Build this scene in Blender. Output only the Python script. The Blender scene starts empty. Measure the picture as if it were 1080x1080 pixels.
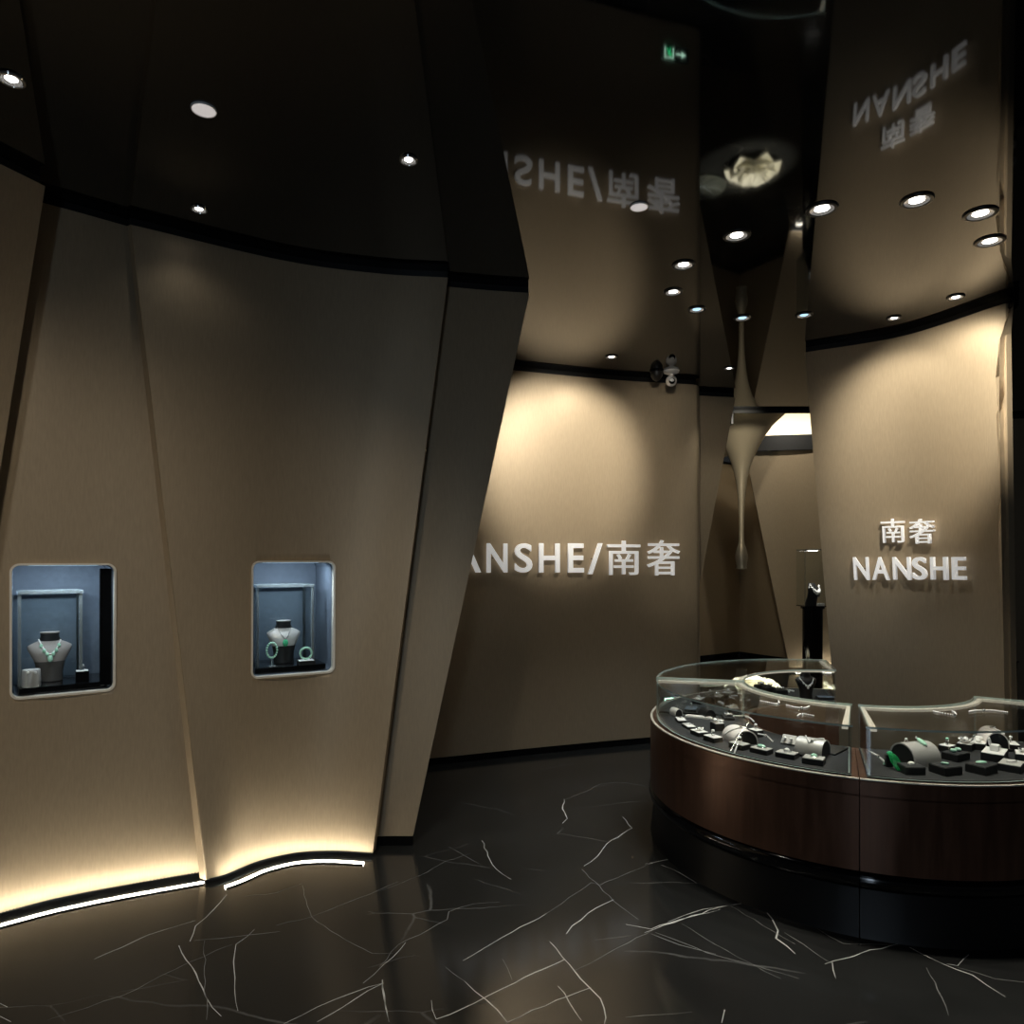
import bpy, bmesh, math, random
from mathutils import Vector, Matrix
R = math.radians
PI = math.pi
random.seed(7)
C = bpy.context.scene.collection
SC = bpy.context.scene

# ------------------------------------------------------------------ camera, world, exposure, large lights
EYE, FPX, HOR = 1.6, 750.0, 591.0
cam = bpy.data.cameras.new('camera'); camo = bpy.data.objects.new('camera', cam); C.objects.link(camo)
camo.location = (0, 0, EYE); camo.rotation_euler = (PI/2, 0, 0)
cam.sensor_fit = 'HORIZONTAL'; cam.sensor_width = 36; cam.lens = 36*FPX/1080
cam.shift_y = (HOR-540)/1080; cam.clip_start = .05
SC.camera = camo
W = bpy.data.worlds.new('world'); SC.world = W; W.use_nodes = True
W.node_tree.nodes['Background'].inputs[0].default_value = (.9, .95, 1, 1)
W.node_tree.nodes['Background'].inputs[1].default_value = .012
SC.view_settings.view_transform = 'Standard'; SC.view_settings.look = 'None'
SC.view_settings.gamma = 1; SC.view_settings.use_curve_mapping = False
SC.view_settings.exposure = 0.14
SC.cycles.transparent_max_bounces = 32
SC.cycles.max_bounces = 10

def area(name, loc, aim, sx, sy, power, col):
    l = bpy.data.lights.new(name, 'AREA'); l.shape = 'RECTANGLE'; l.size = sx; l.size_y = sy; l.energy = power; l.color = col
    o = bpy.data.objects.new(name, l); C.objects.link(o); o.location = loc
    o.rotation_euler = (Vector(aim)-Vector(loc)).to_track_quat('-Z', 'Y').to_euler()
    return o
area('entrance_daylight', (-.5, -3.4, 1.5), (-.1, 0, 1.4), .4, 2.3, 20, (.68, .83, 1))
area('cove_light', (3.95, 10.02, 3.352), (4.0, 10.30, 3.62), 1.5, .07, 11, (1, .92, .74))

def spot(parent, loc, aim, power, angle=70, blend=.6, col=(1, .94, .82), rad=.03):
    l = bpy.data.lights.new('lamp_light', 'SPOT'); l.energy = power; l.color = col; l.shadow_soft_size = rad
    l.spot_size = R(angle); l.spot_blend = blend
    o = bpy.data.objects.new('lamp_light', l); C.objects.link(o); o.parent = parent
    base = parent.location if parent else Vector((0, 0, 0))
    o.location = Vector(loc)-base
    o.rotation_euler = (Vector(aim)-Vector(loc)).to_track_quat('-Z', 'Y').to_euler()
    return o

# ------------------------------------------------------------------ materials
def mat(name, col, rough=.5, metal=0., ior=1.5, emit=None, es=1., coat=0., spec=.5):
    m = bpy.data.materials.new(name); m.use_nodes = True
    b = m.node_tree.nodes['Principled BSDF']
    b.inputs['Base Color'].default_value = (*col, 1); b.inputs['Roughness'].default_value = rough
    b.inputs['Metallic'].default_value = metal; b.inputs['IOR'].default_value = ior
    b.inputs['Specular IOR Level'].default_value = spec
    b.inputs['Coat Weight'].default_value = coat
    if emit: b.inputs['Emission Color'].default_value = (*emit, 1); b.inputs['Emission Strength'].default_value = es
    return m
def N(m, t): return m.node_tree.nodes.new(t)
def L(m, a, b): m.node_tree.links.new(a, b)
def grain(m, scale, detail, lo, hi, bump=0., rlo=None, rhi=None):
    """vary colour, roughness and relief of a material with stretched noise in object space"""
    b = m.node_tree.nodes['Principled BSDF']
    tc = N(m, 'ShaderNodeTexCoord'); mp = N(m, 'ShaderNodeMapping'); mp.inputs['Scale'].default_value = scale
    nz = N(m, 'ShaderNodeTexNoise'); nz.inputs['Scale'].default_value = 1; nz.inputs['Detail'].default_value = detail
    L(m, tc.outputs['Object'], mp.inputs['Vector']); L(m, mp.outputs['Vector'], nz.inputs['Vector'])
    base = b.inputs['Base Color'].default_value[:3]
    cr = N(m, 'ShaderNodeMix'); cr.data_type = 'RGBA'
    cr.inputs[6].default_value = (*[c*lo for c in base], 1); cr.inputs[7].default_value = (*[min(1, c*hi) for c in base], 1)
    rmp = N(m, 'ShaderNodeMapRange'); rmp.inputs[1].default_value = .3; rmp.inputs[2].default_value = .7
    L(m, nz.outputs['Fac'], rmp.inputs[0]); L(m, rmp.outputs[0], cr.inputs[0]); L(m, cr.outputs[2], b.inputs['Base Color'])
    if rlo is not None:
        rr = N(m, 'ShaderNodeMapRange'); rr.inputs[3].default_value = rlo; rr.inputs[4].default_value = rhi
        L(m, rmp.outputs[0], rr.inputs[0]); L(m, rr.outputs[0], b.inputs['Roughness'])
    if bump:
        bp = N(m, 'ShaderNodeBump'); bp.inputs['Strength'].default_value = bump; bp.inputs['Distance'].default_value = .002
        L(m, nz.outputs['Fac'], bp.inputs['Height']); L(m, bp.outputs['Normal'], b.inputs['Normal'])
    return m
M = {}
M['bronze'] = grain(mat('bronze_wallcovering', (.42, .328, .215), .46, .35), (150, 150, 16), 4, .93, 1.06, .10, .42, .5)
M['bronze_trim'] = mat('bronze_trim', (.40, .30, .20), .35, .6)
M['black_gap'] = mat('black_recess', (.004, .004, .004), .5)
M['black_gloss'] = mat('black_gloss', (.004, .004, .0045), .09, 0, 1.5)
M['black_matt'] = mat('black_matt', (.004, .004, .004), .42, 0, 1.4)
M['ceiling'] = grain(mat('black_mirror_ceiling', (.004, .004, .004), .05, 0, 1.6), (9, 9, 9), 2, .8, 1.2, .0, .028, .042)
M['led'] = mat('led_diffuser', (.9, .9, .9), .5, 0, 1.5, (1, .93, .78), 36)
M['lens'] = mat('lamp_lens', (.9, .9, .9), .4, 0, 1.5, (1, .95, .88), 9)
M['lens_cool'] = mat('cool_lamp_lens', (.9, .9, .9), .4, 0, 1.5, (.42, .72, 1), 1.3)
M['reflector'] = mat('lamp_reflector', (.5, .5, .5), .25, .9, 1.5, (1, .96, .9), .12)
M['chrome'] = mat('chrome', (.75, .75, .75), .12, 1)
M['white_plastic'] = mat('white_plastic', (.8, .78, .76), .4)
M['plate'] = mat('glowing_plate', (.78, .72, .70), .5, 0, 1.5, (1, .93, .9), .42)  # white ceiling plates, with a faint glow added to brighten them
M['wood'] = grain(mat('brown_laminate', (.15, .075, .046), .31, .55), (30, 30, 3), 4, .8, 1.15, .05, .28, .4)
M['champagne'] = mat('champagne_metal', (.88, .82, .70), .34, .2)
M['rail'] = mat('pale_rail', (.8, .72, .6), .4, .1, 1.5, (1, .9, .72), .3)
M['deck'] = grain(mat('charcoal_deck', (.012, .0125, .013), .7), (300, 300, 300), 2, .8, 1.2, .1)
M['white_letter'] = mat('white_acrylic', (.85, .84, .82), .35, 0, 1.5, (1, .98, .95), .28)
M['lining'] = grain(mat('blue_grey_lining', (.075, .095, .125), .75), (40, 40, 40), 3, .9, 1.1, .1)
M['steel'] = mat('dark_steel', (.10, .12, .13), .25, .9)
M['pale_steel'] = mat('pale_steel', (.62, .7, .72), .25, .8)
M['black_leather'] = grain(mat('black_leather', (.010, .010, .010), .45), (400, 400, 400), 2, .8, 1.3, .2)
M['silver_fabric'] = grain(mat('silver_fabric', (.58, .56, .53), .4, .45), (300, 300, 300), 2, .9, 1.08, .15)
M['ivory'] = grain(mat('ivory_fabric', (.80, .74, .70), .55), (300, 300, 300), 2, .92, 1.05, .1)
M['taupe'] = grain(mat('taupe_fabric', (.30, .27, .25), .6), (300, 300, 300), 2, .9, 1.1, .15)
M['dark_taupe'] = mat('dark_taupe', (.06, .055, .05), .6)
M['pad_top'] = mat('grey_suede', (.42, .41, .38), .6)
M['pad_white'] = mat('white_leatherette', (.82, .8, .76), .5)
M['jade'] = mat('green_jade', (.07, .50, .24), .12, 0, 1.6, coat=.5)
M['pale_jade'] = mat('pale_jade', (.42, .72, .55), .12, 0, 1.6, coat=.5)
M['deep_green'] = mat('deep_green_bead', (.01, .25, .07), .15, 0, 1.55, coat=.5)
M['silver'] = mat('silver', (.88, .88, .86), .16, .85)
M['pearl'] = mat('pearl', (.88, .87, .84), .2, 0, 1.6, coat=.4)
M['gold'] = mat('gold_leaf', (.66, .55, .38), .42, .45)
M['cream'] = mat('cream_paint', (.80, .72, .55), .6)
M['petal'] = mat('petal_porcelain', (.86, .83, .70), .4)
M['leaf'] = grain(mat('lotus_leaf_bronze', (.12, .13, .11), .5, .2), (8, 8, 8), 3, .6, 1.3, .2)
M['exit_green'] = mat('exit_green', (.02, .5, .15), .4, 0, 1.5, (.05, .9, .32), 4)
M['exit_white'] = mat('exit_white', (.8, .9, .85), .4, 0, 1.5, (.6, 1, .75), 5)
M['black_plastic'] = mat('black_plastic', (.012, .012, .012), .35)
M['flash'] = mat('lens_glass', (.002, .002, .003), .05)

def glass_mat(name, tint, extra=0.):
    m = bpy.data.materials.new(name); m.use_nodes = True; nt = m.node_tree
    nt.nodes.clear(); out = N(m, 'ShaderNodeOutputMaterial'); mx = N(m, 'ShaderNodeMixShader')
    tr = N(m, 'ShaderNodeBsdfTransparent'); gl = N(m, 'ShaderNodeBsdfGlossy'); fr = N(m, 'ShaderNodeLayerWeight')
    tr.inputs[0].default_value = (*tint, 1); gl.inputs['Roughness'].default_value = .02; fr.inputs[0].default_value = .5
    pw = N(m, 'ShaderNodeMath'); pw.operation = 'POWER'; pw.inputs[1].default_value = 5
    ad = N(m, 'ShaderNodeMath'); ad.operation = 'MULTIPLY_ADD'; ad.inputs[1].default_value = .9; ad.inputs[2].default_value = .028+extra
    L(m, fr.outputs['Facing'], pw.inputs[0]); L(m, pw.outputs[0], ad.inputs[0]); L(m, ad.outputs[0], mx.inputs[0])
    L(m, tr.outputs[0], mx.inputs[1]); L(m, gl.outputs[0], mx.inputs[2]); L(m, mx.outputs[0], out.inputs[0])
    return m
M['glass'] = glass_mat('clear_glass', (.97, .985, .98))
M['glass_edge'] = mat('glass_edge', (.50, .62, .57), .15, 0, 1.5, coat=.5)

def marble():
    m = mat('black_marble', (.012, .012, .012), .13, 0, 1.5)
    b = m.node_tree.nodes['Principled BSDF']; tc = N(m, 'ShaderNodeTexCoord')
    n0 = N(m, 'ShaderNodeTexNoise'); n0.inputs['Scale'].default_value = 1.1; n0.inputs['Detail'].default_value = 6
    L(m, tc.outputs['Object'], n0.inputs['Vector'])
    warp = N(m, 'ShaderNodeMix'); warp.data_type = 'VECTOR'; warp.inputs[0].default_value = .22
    L(m, tc.outputs['Object'], warp.inputs[4]); L(m, n0.outputs['Color'], warp.inputs[5])
    def vein(scale, width, seed, keep):
        mp = N(m, 'ShaderNodeMapping'); mp.inputs['Location'].default_value = (seed, seed*1.7, 0); mp.inputs['Rotation'].default_value = (0, 0, .5)
        mp.inputs['Scale'].default_value = (scale*.55, scale*1.3, 1)
        L(m, warp.outputs[1], mp.inputs['Vector'])
        v = N(m, 'ShaderNodeTexVoronoi'); v.feature = 'DISTANCE_TO_EDGE'; v.inputs['Scale'].default_value = 1; v.voronoi_dimensions = '2D'
        L(m, mp.outputs[0], v.inputs['Vector'])
        r = N(m, 'ShaderNodeMapRange'); r.inputs[1].default_value = 0; r.inputs[2].default_value = width; r.inputs[3].default_value = 1; r.inputs[4].default_value = 0
        L(m, v.outputs['Distance'], r.inputs[0])
        k = N(m, 'ShaderNodeTexNoise'); k.inputs['Scale'].default_value = 1.3; k.inputs['Detail'].default_value = 3
        mp2 = N(m, 'ShaderNodeMapping'); mp2.inputs['Location'].default_value = (seed*3, 5, 2); L(m, tc.outputs['Object'], mp2.inputs[0]); L(m, mp2.outputs[0], k.inputs['Vector'])
        kr = N(m, 'ShaderNodeMapRange'); kr.inputs[1].default_value = keep; kr.inputs[2].default_value = keep+.14
        L(m, k.outputs['Fac'], kr.inputs[0])
        mu = N(m, 'ShaderNodeMath'); mu.operation = 'MULTIPLY'; L(m, r.outputs[0], mu.inputs[0]); L(m, kr.outputs[0], mu.inputs[1])
        return mu.outputs[0]
    a, c = vein(1.6, .012, 3.1, .52), vein(3.4, .016, 8.3, .55)
    mx = N(m, 'ShaderNodeMath'); mx.operation = 'MAXIMUM'; L(m, a, mx.inputs[0]); L(m, c, mx.inputs[1])
    cl = N(m, 'ShaderNodeMix'); cl.data_type = 'RGBA'; cl.inputs[6].default_value = (.009, .0095, .0092, 1); cl.inputs[7].default_value = (.031, .032, .031, 1)
    n1 = N(m, 'ShaderNodeTexNoise'); n1.inputs['Scale'].default_value = 2.3; n1.inputs['Detail'].default_value = 8; L(m, tc.outputs['Object'], n1.inputs['Vector'])
    L(m, n1.outputs['Fac'], cl.inputs[0])
    fin = N(m, 'ShaderNodeMix'); fin.data_type = 'RGBA'; fin.inputs[7].default_value = (.13, .13, .125, 1)
    L(m, mx.outputs[0], fin.inputs[0]); L(m, cl.outputs[2], fin.inputs[6]); L(m, fin.outputs[2], b.inputs['Base Color'])
    return m
M['marble'] = marble()
M['vein'] = mat('marble_vein', (.66, .66, .63), .2)
M['vein_faint'] = mat('marble_vein_faint', (.25, .25, .24), .2)

# ------------------------------------------------------------------ helpers
def at(px, py, Y): return Vector(((px-540)/FPX*Y, Y, EYE-(py-HOR)/FPX*Y))
def on(px, py, z):
    Y = (EYE-z)*FPX/(py-HOR); return Vector(((px-540)/FPX*Y, Y, z))
def link(name, bm, m, parent=None, smooth=True, loc=None):
    me = bpy.data.meshes.new(name); bm.normal_update(); bm.to_mesh(me); bm.free()
    for x in (m if isinstance(m, (list, tuple)) else [m]): me.materials.append(x)
    if smooth:
        me.polygons.foreach_set('use_smooth', [True]*len(me.polygons))
        try: me.set_sharp_from_angle(angle=R(38))
        except Exception: pass
    o = bpy.data.objects.new(name, me); C.objects.link(o); o.parent = parent
    if loc is not None: o.location = loc
    return o
def tag(o, label, cat, group=None):
    o['label'] = label; o['category'] = cat
    if group: o['group'] = group
    return o
def struct(o, label=None):
    o['kind'] = 'structure'
    if label: o['label'] = label
    return o
def empty(name, label, cat, loc=(0, 0, 0), rz=0, group=None):
    o = bpy.data.objects.new(name, None); C.objects.link(o); o.location = loc; o.rotation_euler = (0, 0, rz); o.empty_display_size = .05
    return tag(o, label, cat, group)
def dup(root, loc, rz=None, label=None, group=None):
    r = root.copy(); C.objects.link(r); r.location = loc
    if rz is not None: r.rotation_euler = (0, 0, rz)
    if label: r['label'] = label
    if group: r['group'] = group
    for ch in list(root.children):
        c = ch.copy(); C.objects.link(c); c.parent = r
        for g in list(ch.children):
            d = g.copy(); C.objects.link(d); d.parent = c
    return r
def BM(): return bmesh.new()
def box(bm, c, s, bev=0., rot=None, mi=0, seg=2):
    ret = bmesh.ops.create_cube(bm, size=1); vs = ret['verts']
    mtx = Matrix.Translation(c) @ (rot.to_4x4() if rot else Matrix.Identity(4)) @ Matrix.Diagonal((*s, 1))
    bmesh.ops.transform(bm, matrix=mtx, verts=vs)
    fs = list({f for v in vs for f in v.link_faces})
    for f in fs: f.material_index = mi
    if bev:
        es = list({e for v in vs for e in v.link_edges})
        bmesh.ops.bevel(bm, geom=es, offset=bev, segments=seg, affect='EDGES', profile=.5)
def lathe(bm, prof, seg=32, c=(0, 0, 0), mi=0, sx=1, sy=1, mtx=None):
    rings = []
    for r, z in prof:
        if r < 1e-6: rings.append([bm.verts.new((c[0], c[1], c[2]+z))])
        else: rings.append([bm.verts.new((c[0]+r*sx*math.cos(2*PI*i/seg), c[1]+r*sy*math.sin(2*PI*i/seg), c[2]+z)) for i in range(seg)])
    for a, b in zip(rings, rings[1:]):
        for i in range(seg):
            j = (i+1) % seg
            if len(a) == 1 and len(b) == 1: continue
            if len(a) == 1: f = bm.faces.new((a[0], b[j], b[i]))
            elif len(b) == 1: f = bm.faces.new((a[i], a[j], b[0]))
            else: f = bm.faces.new((a[i], a[j], b[j], b[i]))
            f.material_index = mi
    if mtx is not None: bmesh.ops.transform(bm, matrix=mtx, verts=[v for r in rings for v in r])
    return rings
def tube(bm, pts, r, seg=8, closed=False, mi=0):
    pts = [Vector(p) for p in pts]; n = len(pts); rings = []; up = Vector((0.123, .456, .88)).normalized()
    for i, p in enumerate(pts):
        a = pts[i-1] if (i > 0 or closed) else p; b = pts[(i+1) % n] if (i < n-1 or closed) else p
        t = (b-a).normalized(); u = t.cross(up)
        if u.length < .05: u = t.cross(Vector((1, 0, 0)))
        u.normalize(); v = t.cross(u); rr = r[i] if isinstance(r, (list, tuple)) else r
        rings.append([bm.verts.new(p+u*rr*math.cos(2*PI*k/seg)+v*rr*math.sin(2*PI*k/seg)) for k in range(seg)])
    for i in range(n if closed else n-1):
        a, b = rings[i], rings[(i+1) % n]
        for k in range(seg):
            f = bm.faces.new((a[k], a[(k+1) % seg], b[(k+1) % seg], b[k])); f.material_index = mi
    if not closed:
        bm.faces.new(rings[0][::-1]).material_index = mi; bm.faces.new(rings[-1]).material_index = mi
def ball(bm, c, r, s=(1, 1, 1), u=14, v=10, mi=0, rot=None):
    ret = bmesh.ops.create_uvsphere(bm, u_segments=u, v_segments=v, radius=r)
    mtx = Matrix.Translation(c) @ (rot.to_4x4() if rot else Matrix.Identity(4)) @ Matrix.Diagonal((*s, 1))
    bmesh.ops.transform(bm, matrix=mtx, verts=ret['verts'])
    for f in {f for w in ret['verts'] for f in w.link_faces}: f.material_index = mi
def arcpts(path, n):
    """smooth resample of a 2D/3D polyline (Catmull-Rom)"""
    P = [Vector(p) for p in path]
    if len(P) == 2: return [P[0].lerp(P[1], i/(n-1)) for i in range(n)]
    Q = [P[0]*2-P[1]]+P+[P[-1]*2-P[-2]]; out = []
    for i in range(n):
        t = i/(n-1)*(len(P)-1); k = min(int(t), len(P)-2); t -= k
        a, b, c, d = Q[k:k+4]
        out.append(.5*((2*b)+(c-a)*t+(2*a-5*b+4*c-d)*t*t+(3*b-a-3*c+d)*t**3))
    return out

class Panel:
    """a leaning wall panel: straight lines from an arc near the floor to an arc under the ceiling, with real thickness"""
    def __init__(s, bot, top, z0=.055, z1=3.155, th=.05, nu=28, nv=14, away=None):
        s.z0, s.z1, s.th, s.nu, s.nv = z0, z1, th, nu, nv
        s.b = arcpts([(x, y, z0) for x, y in bot], 201); s.t = arcpts([(x, y, z1) for x, y in top], 201)
    def arc(s, pts, u):
        k = u*200; i = max(0, min(199, int(math.floor(k)))); return pts[i].lerp(pts[i+1], k-i)
    def P(s, u, v): return s.arc(s.b, u).lerp(s.arc(s.t, u), v)
    def tan(s, u, v):
        a, b = s.P(max(0, u-.01), v), s.P(min(1, u+.01), v); t = b-a; t.z = 0; return t.normalized()
    def nrm(s, u, v):                       # horizontal normal pointing away from the room
        t = s.tan(u, v); n = Vector((-t.y, t.x, 0)); return n
    def hit(s, px, py):
        u, v = .5, .5
        pr = lambda q: (540+FPX*q.x/q.y, HOR+FPX*(EYE-q.z)/q.y)
        for _ in range(25):
            x, y = pr(s.P(u, v)); e = 1e-3
            xu, yu = pr(s.P(u+e, v)); xv, yv = pr(s.P(u, v+e))
            a, b, c, d = (xu-x)/e, (xv-x)/e, (yu-y)/e, (yv-y)/e; det = a*d-b*c
            dx, dy = px-x, py-y
            u += max(-.2, min(.2, (d*dx-b*dy)/det)); v += max(-.2, min(.2, (a*dy-c*dx)/det))
        return u, v
    def bm(s):
        bm = BM(); F = []; B = []
        for j in range(s.nv+1):
            v = j/s.nv; F.append([bm.verts.new(s.P(i/s.nu, v)) for i in range(s.nu+1)])
            B.append([bm.verts.new(s.P(i/s.nu, v)+s.nrm(i/s.nu, v)*s.th) for i in range(s.nu+1)])
        for j in range(s.nv):
            for i in range(s.nu):
                bm.faces.new((F[j][i], F[j][i+1], F[j+1][i+1], F[j+1][i])); bm.faces.new((B[j][i+1], B[j][i], B[j+1][i], B[j+1][i+1]))
            bm.faces.new((F[j][0], F[j+1][0], B[j+1][0], B[j][0])); bm.faces.new((F[j+1][s.nu], F[j][s.nu], B[j][s.nu], B[j+1][s.nu]))
        for i in range(s.nu):
            bm.faces.new((F[0][i+1], F[0][i], B[0][i], B[0][i+1])); bm.faces.new((F[s.nv][i], F[s.nv][i+1], B[s.nv][i+1], B[s.nv][i]))
        return bm
    def strip(s, v, z0, z1, off, th, u0=0, u1=1):
        """a band that follows the panel's foot or head, set back by off"""
        bm = BM(); rows = []
        for i in range(s.nu+1):
            u = u0+(u1-u0)*i/s.nu; p = s.P(u, v); n = s.nrm(u, v); a = p+n*off; b = a+n*th
            rows.append([bm.verts.new((a.x, a.y, z0)), bm.verts.new((a.x, a.y, z1)), bm.verts.new((b.x, b.y, z1)), bm.verts.new((b.x, b.y, z0))])
        for a, b in zip(rows, rows[1:]):
            for k in range(4): bm.faces.new((a[k], b[k], b[(k+1) % 4], a[(k+1) % 4]))
        bm.faces.new(rows[0]); bm.faces.new(rows[-1][::-1])
        bmesh.ops.recalc_face_normals(bm, faces=bm.faces)
        return bm

# ------------------------------------------------------------------ room shell
H = 3.2
def ribbon(bm, pts, w, mi):
    P = [Vector((p.x, p.y, .0006)) for p in pts]; Q = []
    for i in range(len(P)-1):                       # small natural kinks between the main bends
        a, b = P[i], P[i+1]; n = max(1, int((b-a).length/.05)); d = (b-a); s = Vector((-d.y, d.x, 0)).normalized() if d.length else Vector()
        for k in range(n): Q.append(a.lerp(b, k/n)+(s*random.uniform(-.006, .006) if k else Vector()))
    Q.append(P[-1]); prev = None; n = len(Q)
    for i, q in enumerate(Q):
        a, b = Q[max(0, i-1)], Q[min(n-1, i+1)]; t = b-a; s = Vector((-t.y, t.x, 0)).normalized()
        ww = w*.5*(.35+.65*math.sin(PI*(.08+.84*i/max(1, n-1))))*random.uniform(.6, 1.25)
        cur = (bm.verts.new(q+s*ww), bm.verts.new(q-s*ww))
        if prev: bm.faces.new((prev[0], prev[1], cur[1], cur[0])).material_index = mi
        prev = cur
bm = BM()
vs = [bm.verts.new(p) for p in ((-6, -5, 0), (9, -5, 0), (9, 14, 0), (-6, 14, 0))]; bm.faces.new(vs)
c6 = lambda p: (400+p[0]/3, 760+p[1]/3)
c5 = lambda p: (p[0]/2.571, 860+p[1]/2.571)
c4 = lambda p: (680+p[0]/4.91, 780+p[1]/4.91)
c3 = lambda p: (660+p[0]/2.571, 900+p[1]/2.571)
for f, w, mi, pts in (
    (c6, 3, 2, [(0, 540), (130, 490), (210, 445), (290, 420)]), (c6, 5, 1, [(325, 380), (350, 440), (370, 470), (418, 503)]), (c6, 3, 2, [(220, 400), (265, 425), (320, 455)]),
    (c6, 4, 2, [(700, 200), (640, 230), (585, 250)]), (c6, 7, 1, [(585, 248), (580, 280), (595, 310), (580, 325)]), (c6, 4, 2, [(700, 200), (760, 195), (860, 210)]),
    (c6, 6, 1, [(770, 305), (800, 340), (720, 390), (690, 430), (648, 460)]), (c6, 6, 1, [(915, 440), (850, 455)]), (c6, 4, 2, [(850, 455), (700, 520), (670, 513), (600, 560), (530, 610)]),
    (c6, 5, 1, [(530, 610), (420, 670), (300, 740), (265, 760)]), (c6, 6, 1, [(742, 567), (660, 610), (610, 650), (592, 675)]),
    (c6, 5, 1, [(540, 700), (600, 770), (660, 840), (700, 880), (717, 940), (712, 960)]), (c6, 6, 1, [(585, 757), (430, 830), (300, 895), (180, 945)]),
    (c6, 4, 1, [(670, 845), (560, 885), (405, 955)]), (c6, 4, 1, [(565, 840), (600, 890), (640, 950)]), (c6, 4, 2, [(0, 780), (60, 710), (160, 660), (215, 630), (220, 605), (300, 580), (380, 575)]),
    (c6, 4, 2, [(210, 780), (270, 825)]), (c6, 5, 1, [(270, 825), (340, 885), (405, 955)]), (c6, 5, 1, [(1080, 597), (950, 630), (860, 660), (780, 645)]),
    (c6, 3, 2, [(870, 660), (700, 750), (620, 790)]), (c6, 4, 2, [(860, 675), (950, 710), (1065, 740)]), (c6, 5, 1, [(10, 820), (15, 880), (30, 950)]), (c6, 4, 1, [(165, 885), (180, 945)]),
    (c6, 3, 2, [(390, 755), (420, 820)]), (c6, 3, 2, [(640, 470), (740, 570), (820, 630)]),
    (c5, 4, 1, [(255, 390), (400, 325), (530, 285)]), (c5, 5, 1, [(515, 342), (530, 300), (580, 255), (615, 215)]), (c5, 5, 1, [(485, 353), (520, 410), (550, 470), (560, 495), (600, 545)]),
    (c5, 4, 1, [(690, 310), (640, 350), (635, 420), (645, 530)]), (c5, 3, 2, [(630, 350), (510, 400), (330, 490), (130, 555)]), (c5, 3, 2, [(555, 340), (557, 450), (560, 555)]),
    (c5, 3, 2, [(820, 185), (750, 210), (660, 220)]), (c5, 3, 2, [(820, 190), (845, 275), (880, 300), (960, 350), (1010, 375), (1065, 375)]), (c5, 4, 2, [(750, 298), (845, 275), (1000, 215), (1080, 180)]),
    (c5, 5, 1, [(1040, 455), (960, 500), (860, 560)]), (c5, 4, 1, [(1040, 455), (960, 480), (860, 520), (770, 565)]), (c5, 5, 1, [(1035, 455), (1045, 520), (1055, 560)]), (c5, 4, 1, [(985, 455), (1065, 385), (1100, 345)]),
    (c5, 4, 2, [(525, 340), (630, 330), (760, 315)]), (c5, 4, 1, [(0, 510), (20, 520)]), (c5, 4, 1, [(0, 545), (30, 560)]),
    (c4, 6, 1, [(500, 850), (380, 870), (200, 930), (0, 1000)]), (c4, 4, 1, [(460, 855), (300, 880), (120, 945)]), (c4, 8, 1, [(620, 880), (660, 930), (690, 990), (680, 1030), (780, 1110)]),
    (c4, 5, 1, [(0, 645), (120, 620)]), (c4, 3, 2, [(440, 860), (660, 990), (780, 1060)]), (c4, 5, 1, [(85, 650), (180, 690), (270, 745)]),
    (c3, 5, 1, [(540, 300), (640, 270), (740, 245)]), (c3, 5, 1, [(770, 255), (860, 300), (940, 330), (1030, 390)]), (c3, 5, 1, [(560, 295), (570, 340)]), (c3, 3, 2, [(740, 250), (590, 245), (520, 205)]),
    (c3, 4, 1, [(930, 275), (900, 305), (870, 300)]), (c3, 4, 2, [(900, 310), (1000, 340), (1080, 350)]), (c3, 4, 2, [(815, 310), (845, 370), (875, 440)]), (c3, 5, 1, [(260, 460), (268, 425)]),
    (c3, 4, 2, [(80, 215), (220, 270), (340, 300), (470, 340)]), (c3, 3, 2, [(150, 190), (300, 280), (420, 340)]), (c3, 4, 2, [(430, 215), (560, 300)]), (c3, 3, 2, [(0, 445), (180, 430)]),
):
    ribbon(bm, [on(*f(p), 0) for p in pts], w*.001*.85, mi)
struct(link('floor', bm, [M['marble'], M['vein'], M['vein_faint']], smooth=False), 'polished black marble floor with white veins')

bm = BM()
def quad(bm, x0, x1, y0, y1, z):
    a, b = z, z+.02
    bm.faces.new([bm.verts.new(p) for p in ((x0, y0, a), (x0, y1, a), (x1, y1, a), (x1, y0, a))])
for q in ((-6, 9, -5, 7.55), (-6, 2.35, 7.55, 14), (4.6, 9, 7.55, 14), (2.35, 3.3, 9.6, 14)): quad(bm, *q, H)
struct(link('ceiling', bm, M['ceiling'], smooth=False), 'black mirror ceiling')
bm = BM()                                              # lit raised recess in the ceiling over the far end
quad(bm, 2.35, 4.6, 7.55, 10.8, 3.95)
for p in (((3.1, 10.55), (3.6, 10.42)), ((3.6, 10.42), (4.7, 10.22))):
    (xa, ya), (xb, yb) = p; bm.faces.new([bm.verts.new(v) for v in ((xa, ya, 3.3), (xb, yb, 3.3), (xb, yb, 3.95), (xa, ya, 3.95))])
struct(link('ceiling_recess', bm, M['cream'], smooth=False), 'cream lit ceiling recess')
bm = BM(); box(bm, (3.475, 7.56, 3.2), (2.25, .03, .07)); box(bm, (2.34, 8.6, 3.5), (.02, 2.1, .9)); box(bm, (4.61, 8.9, 3.5), (.02, 2.7, .9)); box(bm, (3.475, 7.545, 3.58), (2.25, .02, .74))
struct(link('trim_1', bm, M['black_gap'], smooth=False), 'black edge of the ceiling recess')
bm = BM()
Pn = arcpts([(3.1, 10.0), (3.6, 9.9), (4.7, 9.7)], 12)
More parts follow.
